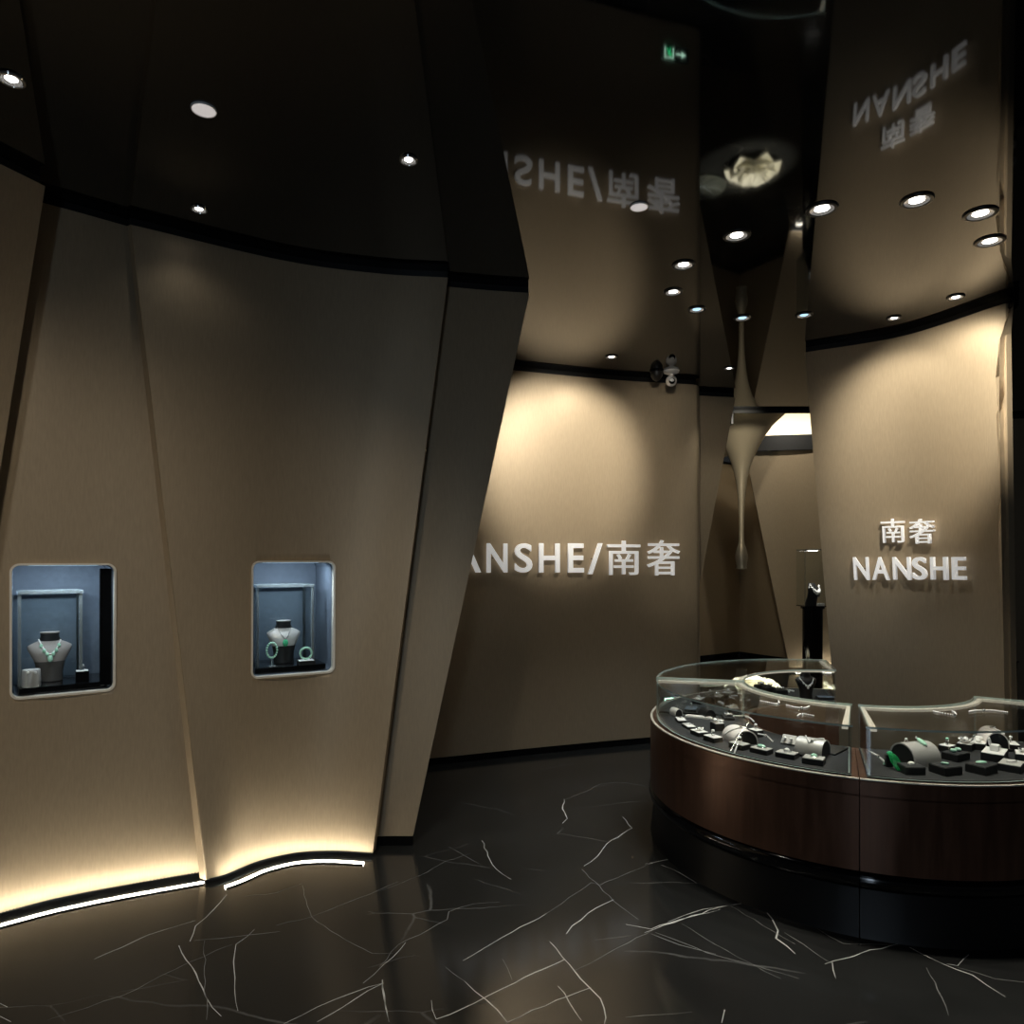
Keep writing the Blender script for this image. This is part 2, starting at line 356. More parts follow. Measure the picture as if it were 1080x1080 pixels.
for a, b in zip(Pn, Pn[1:]):
    for z0, z1, o in ((3.13, 3.34, 0),):
        v = [bm.verts.new(q) for q in ((a.x, a.y, z0), (b.x, b.y, z0), (b.x, b.y, z1), (a.x, a.y, z1), (a.x, a.y+.15, z0), (b.x, b.y+.15, z0), (b.x, b.y+.15, z1), (a.x, a.y+.15, z1))]
        for f in ((0, 1, 2, 3), (4, 7, 6, 5), (0, 4, 5, 1), (3, 2, 6, 7)): bm.faces.new([v[k] for k in f])
struct(link('trim_2', bm, M['black_gap'], smooth=False), 'black pelmet over the far gold wall')

panels = {}
trim_n = 3
def wall(name, key, bot, top, label, **k):
    global trim_n
    led = k.pop('led', None); base = k.pop('base', True); ns = k.pop('bname', 'left'); k_u1 = k.pop('u1', 1)
    p = Panel(bot, top, **k); panels[key] = p
    w = struct(link(name, p.bm(), M['bronze']), label); p.obj = w
    g = struct(link('trim_%d' % trim_n, p.strip(1, p.z1-.03, H, .03, .05, 0, k_u1), M['black_gap'], smooth=False), 'black shadow gap above ' + label); trim_n += 1
    if base: struct(link('baseboard_'+ns, p.strip(0, 0, p.z0+.002, .004, p.th-.008), M['black_gloss'], smooth=False), 'black skirting under ' + label)
    return p
wall('wall_left', 'A', [(-2.95, 2.25), (-2.62, 2.78), (-2.42, 2.94)], [(-2.35, 1.7), (-2.15, 2.42), (-1.94, 2.955)], 'bronze wall panel widening upwards, cut by the left edge of the view')
wall('wall_left.001', 'B', [(-2.80, 2.70), (-2.29, 3.185), (-1.994, 3.398), (-1.50, 3.64)], [(-2.22, 2.98), (-2.03, 3.10), (-1.72, 3.37)], 'bronze wall panel narrowing upwards around the wider display niche', z0=.02, nu=80, nv=60)
wall('wall_left.002', 'C', [(-1.514, 3.516), (-1.437, 3.575), (-1.333, 3.725), (-1.171, 3.835), (-.979, 3.864), (-.752, 3.838)], [(-1.766, 3.294), (-1.18, 3.69), (-.72, 3.855), (-.352, 3.91)], 'bronze wall panel widening upwards around the narrower display niche', z0=.02, nu=80, nv=60)
wall('wall_left.003', 'D', [(-.85, 3.975), (-.70, 3.985), (-.556, 3.985)], [(-.60, 3.98), (-.2, 4.08), (.102, 4.135)], 'narrow shaded bronze panel leaning beside the sign wall')
wall('wall_back', 'E', [(-1.2, 5.36), (-.627, 5.55), (.02, 5.80), (.8, 6.08), (1.233, 6.22), (1.60, 6.33), (1.68, 6.38), (1.71, 6.46)],
     [(-1.2, 5.36), (-.627, 5.55), (.02, 5.82), (.8, 6.10), (1.233, 6.21), (1.58, 6.28), (1.655, 6.33), (1.69, 6.42)], 'bronze wall carrying the long white sign', bname='back', nu=60, th=.1)
wall('wall_back.001', 'F', [(1.2, 6.85), (1.58, 6.92)], [(1.3, 6.62), (2.13, 6.78)], 'dark bronze sliver behind the sign wall', bname='back')
wall('wall_far', 'G', [(1.5, 10.2), (3.0, 11.2), (3.74, 11.7)], [(1.5, 10.2), (3.0, 11.2), (3.74, 11.7)], 'dark recess wall behind the hanging drop', bname='far', z0=.1)
wall('wall_far.001', 'G2', [(3.74, 11.7), (4.25, 10.95), (5.0, 10.6)], [(3.74, 11.7), (4.25, 10.95), (5.0, 10.6)], 'dark recess wall right of the corner', bname='far', z0=.1)
wall('wall_far.002', 'HH', [(4.0, 10.25), (4.5, 10.2), (5.2, 9.9)], [(3.28, 10.02), (4.0, 9.88), (5.0, 9.6)], 'gold panel behind the black pedestal', bname='far')
wall('wall_right', 'I', [(2.51, 5.45), (2.86, 4.96), (3.02, 4.36), (3.035, 4.31)], [(2.19, 5.32), (2.70, 4.94), (2.95, 4.38), (2.985, 4.30)], 'curved bronze wall with the small white sign', bname='right', nu=48, u1=.955)
wall('wall_far_right', 'J', [(4.6, 8.0), (6.5, 7.6)], [(4.6, 8.0), (6.5, 7.6)], 'dark bronze wall past the right edge', bname='far_right')

p = panels['C']; bm = BM(); rows = []                 # narrow return along the leading edge of the panel
for i in range(21):
    q = p.P(0, i/20); k = 1.1-.45*i/20; rows.append([bm.verts.new(q+Vector(v)*k) for v in ((.002, -.003, 0), (-.036, .020, 0), (-.026, .040, 0), (.012, .02, 0))])
for a, b in zip(rows, rows[1:]):
    for k in range(4): bm.faces.new((a[k], a[(k+1) % 4], b[(k+1) % 4], b[k]))
bm.faces.new(rows[0]); bm.faces.new(rows[-1]); bmesh.ops.recalc_face_normals(bm, faces=bm.faces)
link('edge_return', bm, M['bronze'], p.obj, False)
# LED strips at the feet of the lit panels
def led(p, u0, u1, label, side):
    r = link('led_strip', p.strip(0, .001, .009, -.105, .016, u0, u1), M['led'], smooth=False)
    tag(r, label, 'light strip', None)
    link('housing', p.strip(0, .0, .006, -.113, .007, u0, u1), M['black_plastic'], r, smooth=False)
led(panels['B'], .0, .955, 'glowing floor strip light along the panel with the wider niche', 'l')
led(panels['C'], .14, .985, 'glowing floor strip light along the panel with the narrower niche', 'l')
led(panels['HH'], .06, .95, 'glowing floor strip light behind the black pedestal', 'l')
for k, u0, u1 in (('B', .0, .97), ('C', .04, .99)):                   # beaded hem of the panels
    p = panels[k]; bm = BM(); n = 110
    for i in range(n):
        u = u0+(u1-u0)*i/(n-1); q = p.P(u, 0)-p.nrm(u, 0)*.002
        ball(bm, q, .005, u=6, v=4)
    o = link('bead_trim', bm, M['steel'], p.obj); o['kind'] = 'stuff'

# ------------------------------------------------------------------ wall signs: separate raised letters
def glyph(ch, bold):
    c = bpy.data.curves.new('glyph', 'FONT'); c.body = ch; c.extrude = .5; c.offset = bold; c.resolution_u = 6
    o = bpy.data.objects.new('glyph', c); C.objects.link(o)
    me = bpy.data.meshes.new_from_object(o.evaluated_get(bpy.context.evaluated_depsgraph_get()))
    bpy.data.objects.remove(o); bpy.data.curves.remove(c)
    xs = [v.co.x for v in me.vertices]; ys = [v.co.y for v in me.vertices]
    x0, x1, y0, y1 = min(xs), max(xs), min(ys), max(ys)
    for v in me.vertices: v.co = ((v.co.x-x0)/(x1-x0)-.5, (v.co.y-y0)/(y1-y0)-.5, v.co.z/.5*.5)
    return me
def letters(root, p, table, depth, off):
    for ch, x0, x1, y0, y1, bold in table:
        u, v = p.hit((x0+x1)/2, (y0+y1)/2); ua, _ = p.hit(x0, (y0+y1)/2); ub, _ = p.hit(x1, (y0+y1)/2)
        _, va = p.hit((x0+x1)/2, y0); _, vb = p.hit((x0+x1)/2, y1)
        w = (p.P(ub, v)-p.P(ua, v)).length; h = (p.P(u, va)-p.P(u, vb)).length
        q = p.P(u, v); X = p.tan(u, v); Nn = -p.nrm(u, v); Z = (p.P(u, va)-p.P(u, vb)).normalized(); Nn = X.cross(Z).normalized(); 
        me = glyph(ch, bold); c = q+Nn*(off+depth/2)
        for vx in me.vertices: vx.co = c+X*vx.co.x*w+Z*vx.co.y*h+Nn*vx.co.z*depth
        me.materials.clear(); me.materials.append(M['white_letter'])
        for poly in me.polygons: poly.material_index = 0
        o = bpy.data.objects.new('letter', me); C.objects.link(o); o.parent = root
        for du in (-.3, .3):                                       # short stand-off pins into the wall
            bm = BM(); a = q+X*w*du*.6; tube(bm, [a-Nn*.012, a+Nn*(off+.004)], .004, 6); link('standoff_pin', bm, M['steel'], o)
sg = empty('wall_sign', 'long white raised lettering NANSHE/南奢 on the wall behind the leaning panels', 'sign')
letters(sg, panels['E'], [(c, a, b, 573.2, 603.8, .012) for c, a, b in
        (('N', 447.5, 469), ('A', 476.5, 505.6), ('N', 512, 533.4), ('S', 541.5, 559.6), ('H', 567, 588.4), ('E', 597.5, 613.8))]
        + [('/', 618.4, 633.4, 573, 605.5, .004), ('南', 638.9, 673.3, 570.4, 606.4, .003), ('奢', 681, 715.2, 569.8, 606.8, .003)], .022, .022)
sg = empty('wall_sign', 'small white raised two-line lettering 南奢 NANSHE on the curved wall behind the glass counter', 'sign')
letters(sg, panels['I'], [(c, a, b, 587.3, 611.2, .012) for c, a, b in
        (('N', 902, 918), ('A', 921.5, 939.5), ('N', 944.6, 963), ('S', 966.2, 980.6), ('H', 986, 1003.2), ('E', 1009, 1022.6))]
        + [('南', 931.6, 956.3, 547, 572.2, .0), ('奢', 962.8, 989.2, 547.2, 573.2, .0)], .022, .022)

# ------------------------------------------------------------------ wall niches
def rrect(w, h, r, n=7, sub=1):
    out = []
    for cx, cy, a0 in ((w/2-r, h/2-r, 0), (-w/2+r, h/2-r, 90), (-w/2+r, -h/2+r, 180), (w/2-r, -h/2+r, 270)):
        for i in range(n): a = R(a0+90*i/(n-1)); out.append((cx+r*math.cos(a), cy+r*math.sin(a)))
    return out
class Frame:
    """local frame of a niche: x along the wall, y up the wall, z out to the room"""
    def __init__(s, p, px, py, corners):
        u, v = p.hit(px, py); s.p, s.u = p, u; s.o = p.P(u, v); s.X = p.tan(u, v)
        d = (p.P(u, min(1, v+.02))-p.P(u, v-.02)).normalized(); s.Z = s.X.cross(Vector((0, 0, 1))).normalized(); s.Y = Vector((0, 0, 1))
        l, r, t, b = corners
        ul, _ = p.hit(l, py); ur, _ = p.hit(r, py); _, vt = p.hit(px, t); _, vb = p.hit(px, b)
        s.w = (p.P(ur, v)-p.P(ul, v)).length; s.h = p.P(u, vt).z-p.P(u, vb).z
        s.M = Matrix(((s.X.x, s.Y.x, s.Z.x, s.o.x), (s.X.y, s.Y.y, s.Z.y, s.o.y), (s.X.z, s.Y.z, s.Z.z, s.o.z), (0, 0, 0, 1)))
    def g(s, x, y, z): return s.M @ Vector((x, y, z))
    def dz(s, x, y):                        # how far the curved, leaning panel stands off the frame's own plane at (x, y)
        p = s.p; z = s.o.z+y; v = (z-p.z0)/(p.z1-p.z0); u = s.u
        for _ in range(12):
            f = (p.P(u, v)-s.o).dot(s.X)-x; g = ((p.P(u+.001, v)-s.o).dot(s.X)-x-f)/.001; u -= f/g
        return (p.P(u, v)-s.o).dot(s.Z)
    def yaw(s): return math.atan2(s.X.y, s.X.x)
def extrude_loop(bm, loop, z0, z1, cap0=False, cap1=False, mi=0, f0=None, f1=None):
    a = [bm.verts.new((x, y, z0+(f0(x, y) if f0 else 0))) for x, y in loop]; b = [bm.verts.new((x, y, z1+(f1(x, y) if f1 else 0))) for x, y in loop]; n = len(loop)
    for i in range(n): bm.faces.new((a[i], a[(i+1) % n], b[(i+1) % n], b[i])).material_index = mi
    if cap0: bm.faces.new(a[::-1]).material_index = mi
    if cap1: bm.faces.new(b).material_index = mi
    return a, b
def niche(key, px, py, corners, label, what):
    p = panels[key]; fr = Frame(p, px, py, corners); w, h = fr.w, fr.h; dep = .36; r = .035
    bm = BM(); extrude_loop(bm, rrect(w-.012, h-.012, r), -.14, .12, True, True)      # cut the opening out of the panel
    bmesh.ops.transform(bm, matrix=fr.M, verts=bm.verts); cut = link('cutter', bm, M['black_gap'])
    md = p.obj.modifiers.new('opening', 'BOOLEAN'); md.object = cut; md.operation = 'DIFFERENCE'; md.solver = 'EXACT'
    dg = bpy.context.evaluated_depsgraph_get(); me = bpy.data.meshes.new_from_object(p.obj.evaluated_get(dg))
    p.obj.modifiers.clear(); p.obj.data = me; bpy.data.objects.remove(cut)
    root = empty('display_niche', label, 'wall showcase', fr.g(0, -h/2, 0), fr.yaw())
    T = Matrix.Translation(-root.location); inv = root.rotation_euler.to_matrix().to_4x4().inverted() @ T @ fr.M
    def put(name, bm, m, par=root, smooth=True):
        bmesh.ops.transform(bm, matrix=inv, verts=bm.verts); return link(name, bm, m, par, smooth)
    bm = BM(); lo, li = rrect(w, h, r+.004), rrect(w-.018, h-.018, r-.005)             # raised rounded frame
    a0, a1 = extrude_loop(bm, lo, -.03, .012, f0=fr.dz, f1=fr.dz); b0, b1 = extrude_loop(bm, li[::-1], -.03, .012, f0=fr.dz, f1=fr.dz); n = len(lo); b1 = b1[::-1]; b0 = b0[::-1]
    for i in range(n): bm.faces.new((a1[i], a1[(i+1) % n], b1[(i+1) % n], b1[i]))
    bmesh.ops.recalc_face_normals(bm, faces=bm.faces); put('frame', bm, M['champagne'])
    wi, hi = w-.02, h-.02
    bm = BM()                                                                       # lined box, open to the front
    loop = rrect(wi, hi, r-.005); extrude_loop(bm, loop[::-1], -dep, -.026, False, False, f1=fr.dz); extrude_loop(bm, rrect(wi+.03, hi+.03, r+.01), -dep-.02, -.026, True, f1=fr.dz)
    a = [bm.verts.new((x, y, -dep)) for x, y in loop]; bm.faces.new(a)
    put('lining', bm, M['lining'])
    bm = BM(); box(bm, (0, -hi/2+.02, -dep/2-.02), (wi-.04, .03, dep-.05), .003); put('plinth', bm, M['black_gloss'], smooth=False)
    bm = BM(); extrude_loop(bm, li, -.012, -.006, True, True, f0=fr.dz, f1=fr.dz); put('glass_pane', bm, M['glass'], smooth=False)
    bm = BM(); box(bm, (0, hi/2-.0004, -.05), (wi*.7, .001, .02)); put('light_bar', bm, M['lens_cool'], smooth=False)
    fr.root = root; fr.inv = inv; fr.hi, fr.wi, fr.dep = hi, wi, dep
    l = bpy.data.lights.new('niche_light', 'AREA'); l.shape = 'RECTANGLE'; l.size = wi*.7; l.size_y = .05; l.energy = 3.0; l.color = (.74, .87, 1)
    o = bpy.data.objects.new('niche_light', l); C.objects.link(o); o.parent = root; o.location = inv @ Vector((0, hi/2-.008, -.06)); o.rotation_euler = (R(20), 0, 0)
    return fr
FB = niche('B', 68, 664, (12, 124, 591, 730), 'wider rounded-corner showcase niche with a five-charm necklace on its bust, nearest the left edge', 'b')
bm = BM(); box(bm, (FB.wi/2-.028, 0, -.05), (.05, FB.hi-.03, .03), .004); bmesh.ops.transform(bm, matrix=FB.inv, verts=bm.verts); o = link('side_panel', bm, M['black_gloss'], FB.root, False); o['label'] = 'black upright panel inside the right edge'
FC = niche('C', 309, 652, (265, 353, 590.5, 711), 'narrower rounded-corner showcase niche with green bangles inside', 'c')

def vitrine(fr, label, x0, x1, top, z0=-.09, z1=-.30):
    """glass case with steel posts standing in a niche"""
    y0 = -fr.hi/2+.035; root = empty('glass_case', label, 'display case', fr.g((x0+x1)/2, y0, (z0+z1)/2), fr.yaw()); w, d, h = x1-x0, z0-z1, top-y0
    bm = BM(); box(bm, (0, 0, h), (w-.016, d-.016, .006)); link('top_pane', bm, M['glass'], root, False)
    bm = BM(); lo, li = rrect(w+.01, d+.01, .006, 3), rrect(w-.014, d-.014, .003, 3); n = len(lo)
    V = [[bm.verts.new((x, y, z)) for x, y in lp] for z in (h-.006, h+.006) for lp in (lo, li)]
    for a, b in ((0, 2), (3, 1), (1, 0), (2, 3)):
        for i in range(n): bm.faces.new((V[a][i], V[a][(i+1) % n], V[b][(i+1) % n], V[b][i]))
    bmesh.ops.recalc_face_normals(bm, faces=bm.faces); link('top_frame', bm, M['pale_steel'], root, False)
    for sx in (-1, 1):
        for sy in (-1, 1):
            bm = BM(); box(bm, (sx*(w/2-.006), sy*(d/2-.006), h/2-.004), (.014, .014, h-.008), .001); link('post', bm, M['pale_steel'] if sy < 0 else M['steel'], root, False)
    for sx in (-1, 1):
        bm = BM(); box(bm, (sx*(w/2-.006), 0, h/2-.004), (.005, d-.024, h-.012)); link('side_pane', bm, M['glass'], root, False)
    bm = BM(); box(bm, (0, d/2-.005, h/2-.004), (w-.026, .005, h-.012)); link('back_pane', bm, M['glass'], root, False)
    return root
vitrine(FB, 'glass case with dark steel posts inside the wider niche', -FB.wi/2+.02, FB.wi/2-.12, FB.hi/2-.125)
vitrine(FC, 'glass case with pale steel posts inside the narrower niche', -FC.wi/2+.035, FC.wi/2-.075, FC.hi/2-.125)

BUST = ((0, .060, .045, 0), (.004, .066, .05, 0), (.06, .066, .046, 0), (.12, .078, .048, 0), (.165, .098, .05, .0), (.195, .112, .045, .004), (.212, .112, .036, .008), (.226, .090, .033, .01),
        (.240, .060, .034, .012), (.262, .048, .036, .012), (.285, .048, .038, .012), (.292, .052, .04, .012), (.288, .044, .033, .012), (.27, .04, .03, .012))
def bust_bm(k, i0, i1):
    bm = BM(); prev = None
    for z, rx, ry, yo in BUST[i0:i1+1]:
        ring = [bm.verts.new((rx*k*math.cos(2*PI*i/28), (ry*math.sin(2*PI*i/28)+yo)*k, z*k)) for i in range(28)]
        if prev:
            for i in range(28): bm.faces.new((prev[i], prev[(i+1) % 28], ring[(i+1) % 28], ring[i]))
        else: bm.faces.new(ring[::-1])
        prev = ring
    bm.faces.new(prev)
    return bm
def front(k, x, z):
    """y of the bust's front skin"""
    P = ((.0, .06, .045, 0), (.12, .078, .048, 0), (.165, .098, .05, 0), (.195, .112, .045, .004), (.212, .112, .036, .008), (.226, .09, .033, .01), (.24, .06, .034, .012), (.262, .048, .036, .012), (.3, .048, .038, .012))
    z /= k; x /= k
    for a, b in zip(P, P[1:]):
        if a[0] <= z <= b[0]:
            t = (z-a[0])/(b[0]-a[0]); rx, ry, yo = [a[i]+(b[i]-a[i])*t for i in (1, 2, 3)]
            return (-ry*math.sqrt(max(.02, 1-(x/rx)**2))+yo)*k
    return -.04*k
def bust(loc, yaw, k, m, label, group=None, base=None):
    r = empty('jewellery_bust', label, 'necklace bust', loc, yaw, group)
    link('base', bust_bm(k, 0, 3), base or m, r); link('torso', bust_bm(k, 3, 8), m, r); link('neck', bust_bm(k, 8, 10), M['black_leather'], r); link('collar', bust_bm(k, 10, 13), m, r)
    return r
def necklace(loc, yaw, k, label, chain, gem, drops, pend, w=.055, low=.165, topz=.248):
    r = empty('necklace', label, 'necklace', loc, yaw)
    pts = []
    for i in range(25):
        t = -1+2*i/24; x = w*t*k; z = (low+(topz-low)*abs(t)**1.7)*k; pts.append(Vector((x, front(k, x, z)-.004, z)))
    bm = BM()
    for a, b in zip(pts, pts[1:]):
        for f in (0, .5): ball(bm, a.lerp(b, f), (.0052 if chain == 'pearl' else .0026)*k, u=6, v=4)
    link('chain', bm, M[chain], r)
    for t in drops:
        x = w*t*k; z = (low+(topz-low)*abs(t)**1.7)*k-.008*k; bm = BM(); ball(bm, (x, front(k, x, z)-.006, z), .0105*k, (1, .6, 1.25), 10, 8); link('charm', bm, M[gem], r)
    if pend:
        x, z = 0, (low-pend[1]*.6)*k; bm = BM(); y = front(k, x, z)-.008*k
        ball(bm, (0, y, z), pend[0]*k, (1, .45, pend[1]/pend[0]*.5), 14, 10); o = link('pendant', bm, M[gem], r)
        bm = BM(); ball(bm, (0, y, z+pend[1]*.55*k), .005*k, u=8, v=6); link('bail', bm, M['silver'], o)
    return r
yb = -FB.hi/2+.035
k = .80; loc = FB.g(-.05, yb, -.2)
bust(loc, FB.yaw(), k, M['taupe'], 'taupe necklace bust in the wider niche', base=M['dark_taupe'])
necklace(loc, FB.yaw(), k, 'necklace with pale green charms and a drop on the taupe bust in the wider niche', 'pearl', 'pale_jade', (-.8, -.55, -.28, .28, .55, .8), (.014, .042))
k = .80; loc2 = FC.g(-.01, yb*0-FC.hi/2+.035, -.19)
bust(loc2, FC.yaw(), k, M['silver_fabric'], 'silver-shouldered necklace bust in the narrower niche', base=M['black_leather'])
necklace(loc2, FC.yaw(), k, 'fine chain with a large green pendant on the silver bust in the narrower niche', 'silver', 'jade', (), (.019, .05), .045, .172)

def block(loc, yaw, s, m, label, name='display_block', cat='display stand', top=None, group=None):
    r = empty(name, label, cat, loc, yaw, group); bm = BM(); box(bm, (0, 0, s[2]/2), s, .002); link('body', bm, m, r, False)
    if top: bm = BM(); box(bm, (0, 0, s[2]+.0015), (s[0]-.006, s[1]-.006, .003), .001); link('top_pad', bm, top, r, False)
    return r
def cuff_bm(rad, w, t, m0=-200, m1=20, n=24):
    bm = BM(); prev = None
    for i in range(n+1):
        a = R(m0+(m1-m0)*i/n); ring = []
        for rr, yy in ((rad, -w/2), (rad+t, -w/2), (rad+t, w/2), (rad, w/2)): ring.append(bm.verts.new((rr*math.cos(a), yy, rr*math.sin(a))))
        if prev:
            for q in range(4): bm.faces.new((prev[q], ring[q], ring[(q+1) % 4], prev[(q+1) % 4]))
        else: bm.faces.new(ring)
        prev = ring
    bm.faces.new(prev[::-1]); bmesh.ops.recalc_face_normals(bm, faces=bm.faces); return bm
# wider niche: cuff-shaped earring stand in front of the bust and a ring on a black block
l0 = FB.g(-.125, yb, -.07); r = empty('earring_stand', 'pale cylinder stand left of the taupe bust in the wider niche', 'earring stand', l0, FB.yaw())
bm = BM(); lathe(bm, [(.036, 0), (.038, .004), (.036, .07), (.034, .078), (.0, .078)], 24); bm.faces.new([v for v in bm.verts if abs(v.co.z) < 1e-6][::-1]); link('body', bm, M['silver_fabric'], r)
for dx, nm in ((-.013, 'left-hand'), (.015, 'right-hand')):
    e = empty('stud_earring', 'silver stud earring on the %s side of the pale cylinder stand in the wider niche' % nm, 'earring', l0+FB.X*dx+FB.Z*.037+Vector((0, 0, .068)), FB.yaw())
    bm = BM(); ball(bm, (0, 0, 0), .007, (1, .6, 1), 10, 8); link('stone', bm, M['pearl'], e); bm = BM(); lathe(bm, [(.009, -.002), (.010, 0), (.009, .002)], 14, mtx=Matrix.Rotation(PI/2, 4, 'X')); link('setting', bm, M['silver'], e)
l1 = FB.g(.075, yb, -.10); block(l1, FB.yaw(), (.055, .05, .05), M['black_gloss'], 'black cube stand right of the taupe bust in the wider niche', top=M['pad_white'])
def ring_thing(loc, yaw, label, gem='pearl', k=1., group=None, flat=False):
    r = empty('ring', label, 'ring', loc, yaw, group)
    bm = BM(); tube(bm, [(.010*k*math.cos(2*PI*i/20), 0, .010*k+.010*k*math.sin(2*PI*i/20)) for i in range(20)], .0018*k, 6, True); link('band', bm, M['silver'], r)
    bm = BM(); ball(bm, (0, 0, .0225*k), .0075*k, (1.1, .9, .7), 12, 8); link('stone', bm, M[gem], r)
    return r
ring_thing(l1+Vector((0, 0, .053)), FB.yaw(), 'ring standing on the black cube in the wider niche', 'pearl', 1.1)
# narrower niche: upright green bangle left, lying-up bangle on a block right
def bangle(loc, yaw, label, m, rad, tub, sx=1., stand=None, beads=0, lift=0.):
    r = empty('bangle', label, 'bangle', loc, yaw); bm = BM()
    pts = [(rad*sx*math.cos(2*PI*i/36), 0, lift+rad*math.sin(2*PI*i/36)) for i in range(36)]
    if beads:
        for p in pts[::2]: ball(bm, p, tub, u=10, v=8)
    else: tube(bm, pts, tub, 10, True)
    link('hoop', bm, M[m], r)
    return r
l2 = FC.g(-.095, -FC.hi/2+.035, -.07); r = empty('bangle_stand', 'slim clear stem stand left of the silver bust in the narrower niche', 'bangle stand', l2, FC.yaw())
bm = BM(); lathe(bm, [(0, 0), (.022, 0), (.022, .005), (.004, .008), (.0028, .012), (.0028, .04), (0, .04)], 16); link('stem', bm, M['pale_steel'], r)
bangle(l2+Vector((0, 0, .04+.047)), FC.yaw(), 'beaded green bangle upright on its stem, left of the silver bust', 'pale_jade', .040, .0062, .66, beads=1)
l3 = FC.g(.082, -FC.hi/2+.035, -.062); block(l3, FC.yaw(), (.085, .06, .022), M['black_leather'], 'low black block right of the silver bust in the narrower niche', top=M['pad_white'])
bangle(l3+Vector((0, 0, .025+.036)), FC.yaw()-.15, 'smooth pale green bangle upright on the low black block in the narrower niche', 'pale_jade', .030, .0058)

# ------------------------------------------------------------------ round display counter, three curved cases
CC = Vector((1.93, 4.04, 0)); RO, RI, ZG, ZW, ZB = 1.088, .585, .891, .669, .283
def ring_seg(bm, r0, r1, z0, z1, a0, a1, n=40, mi=(0, 0, 0, 0, 0)):
    """solid ring sector about the counter's centre; mi = material of top, bottom, outer, inner, ends"""
    rows = []
    for i in range(n+1):
        a = R(a0+(a1-a0)*i/n); c, s = math.cos(a), math.sin(a)
        rows.append([bm.verts.new((r*c, r*s, z)) for r, z in ((r0, z0), (r1, z0), (r1, z1), (r0, z1))])
    for p, q in zip(rows, rows[1:]):
        for k, m_ in ((0, mi[1]), (1, mi[2]), (2, mi[0]), (3, mi[3])):
            bm.faces.new((p[k], p[(k+1) % 4], q[(k+1) % 4], q[k])).material_index = m_
    bm.faces.new(rows[0][::-1]).material_index = mi[4]; bm.faces.new(rows[-1]).material_index = mi[4]
    bmesh.ops.recalc_face_normals(bm, faces=bm.faces)
def prof_seg(bm, prof, a0, a1, n=48):
    rows = []
    for i in range(n+1):
        a = R(a0+(a1-a0)*i/n); rows.append([bm.verts.new((r*math.cos(a), r*math.sin(a), z)) for r, z in prof])
    m_ = len(prof)
    for p, q in zip(rows, rows[1:]):
        for k in range(m_): bm.faces.new((p[k], p[(k+1) % m_], q[(k+1) % m_], q[k]))
    bm.faces.new(rows[0]); bm.faces.new(rows[-1]); bmesh.ops.recalc_face_normals(bm, faces=bm.faces)
def counter(a0, a1, label):
    r = empty('display_counter', label, 'display counter', CC, 0); g = .10
    b0, b1 = a0+g, a1-g; e0, e1 = a0+1.45, a1-1.45
    bm = BM(); prof_seg(bm, [(RI-.03, ZB), (1.122, ZB), (1.122, ZW-.062), (1.116, ZW-.064), (1.116, ZW-.068), (1.122, ZW-.070), (1.122, ZW-.004), (1.118, ZW), (RI-.03, ZW)][::1], b0, b1)
    link('cabinet_body', bm, M['wood'], r)
    bm = BM(); prof_seg(bm, [(RI-.02, 0.0), (1.122, 0.0), (1.116, .02), (1.10, .2005), (RI-.02, .2005)], b0, b1); link('plinth', bm, M['black_matt'], r)
    bm = BM(); prof_seg(bm, [(RI-.02, .201), (1.09, .201)] + [(1.098+.034*math.sin(R(t)), .2425-.0405*math.cos(R(t))) for t in range(10, 181, 17)] + [(RI-.02, ZB-.0005)], b0, b1, 64); link('plinth_roll', bm, M['black_gloss'], r)
    bm = BM(); ring_seg(bm, 1.110, 1.1225, ZW+.0005, ZW+.006, b0, b1); link('edge_trim', bm, M['champagne'], r)
    bm = BM(); ring_seg(bm, RI+.01, 1.077, ZW+.0005, ZW+.012, e0+.2, e1-.2); link('deck', bm, M['deck'], r)
    bm = BM(); ring_seg(bm, RO-.008, RO, ZW+.009, ZG-.0085, e0, e1, 48, (1, 1, 0, 0, 1)); link('front_glass', bm, [M['glass'], M['glass_edge']], r)
    bm = BM(); ring_seg(bm, RI-.004, RO+.002, ZG-.008, ZG, e0-.15, e1+.15, 48, (0, 0, 1, 1, 1)); link('top_glass', bm, [M['glass'], M['glass_edge']], r)
    bm = BM(); ring_seg(bm, RI, RI+.008, ZW+.001, ZG-.0085, e0, e1, 40, (1, 1, 0, 0, 1)); link('inner_glass', bm, [M['glass'], M['glass_edge']], r)
    for e, s in ((e0, 1), (e1, -1)):
        d = s*.5; bm = BM(); ring_seg(bm, RI+.009, RO-.009, ZW+.013, ZG-.0085, e+d, e+d*1.6, 2, (1, 1, 0, 0, 0)); link('end_glass', bm, [M['glass'], M['glass_edge']], r)
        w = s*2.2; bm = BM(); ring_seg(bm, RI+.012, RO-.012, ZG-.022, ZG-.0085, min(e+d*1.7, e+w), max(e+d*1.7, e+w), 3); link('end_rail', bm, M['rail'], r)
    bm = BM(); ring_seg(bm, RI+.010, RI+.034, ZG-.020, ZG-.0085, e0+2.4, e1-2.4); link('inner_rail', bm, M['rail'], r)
    return r
counter(165.6, 246, 'curved glass-topped jewellery counter section on the left front, wood cabinet on a black plinth')
counter(246, 328, 'curved glass-topped jewellery counter section running off the right edge')
counter(72, 165.6, 'curved glass-topped jewellery counter section at the back, nearest the pedestal')

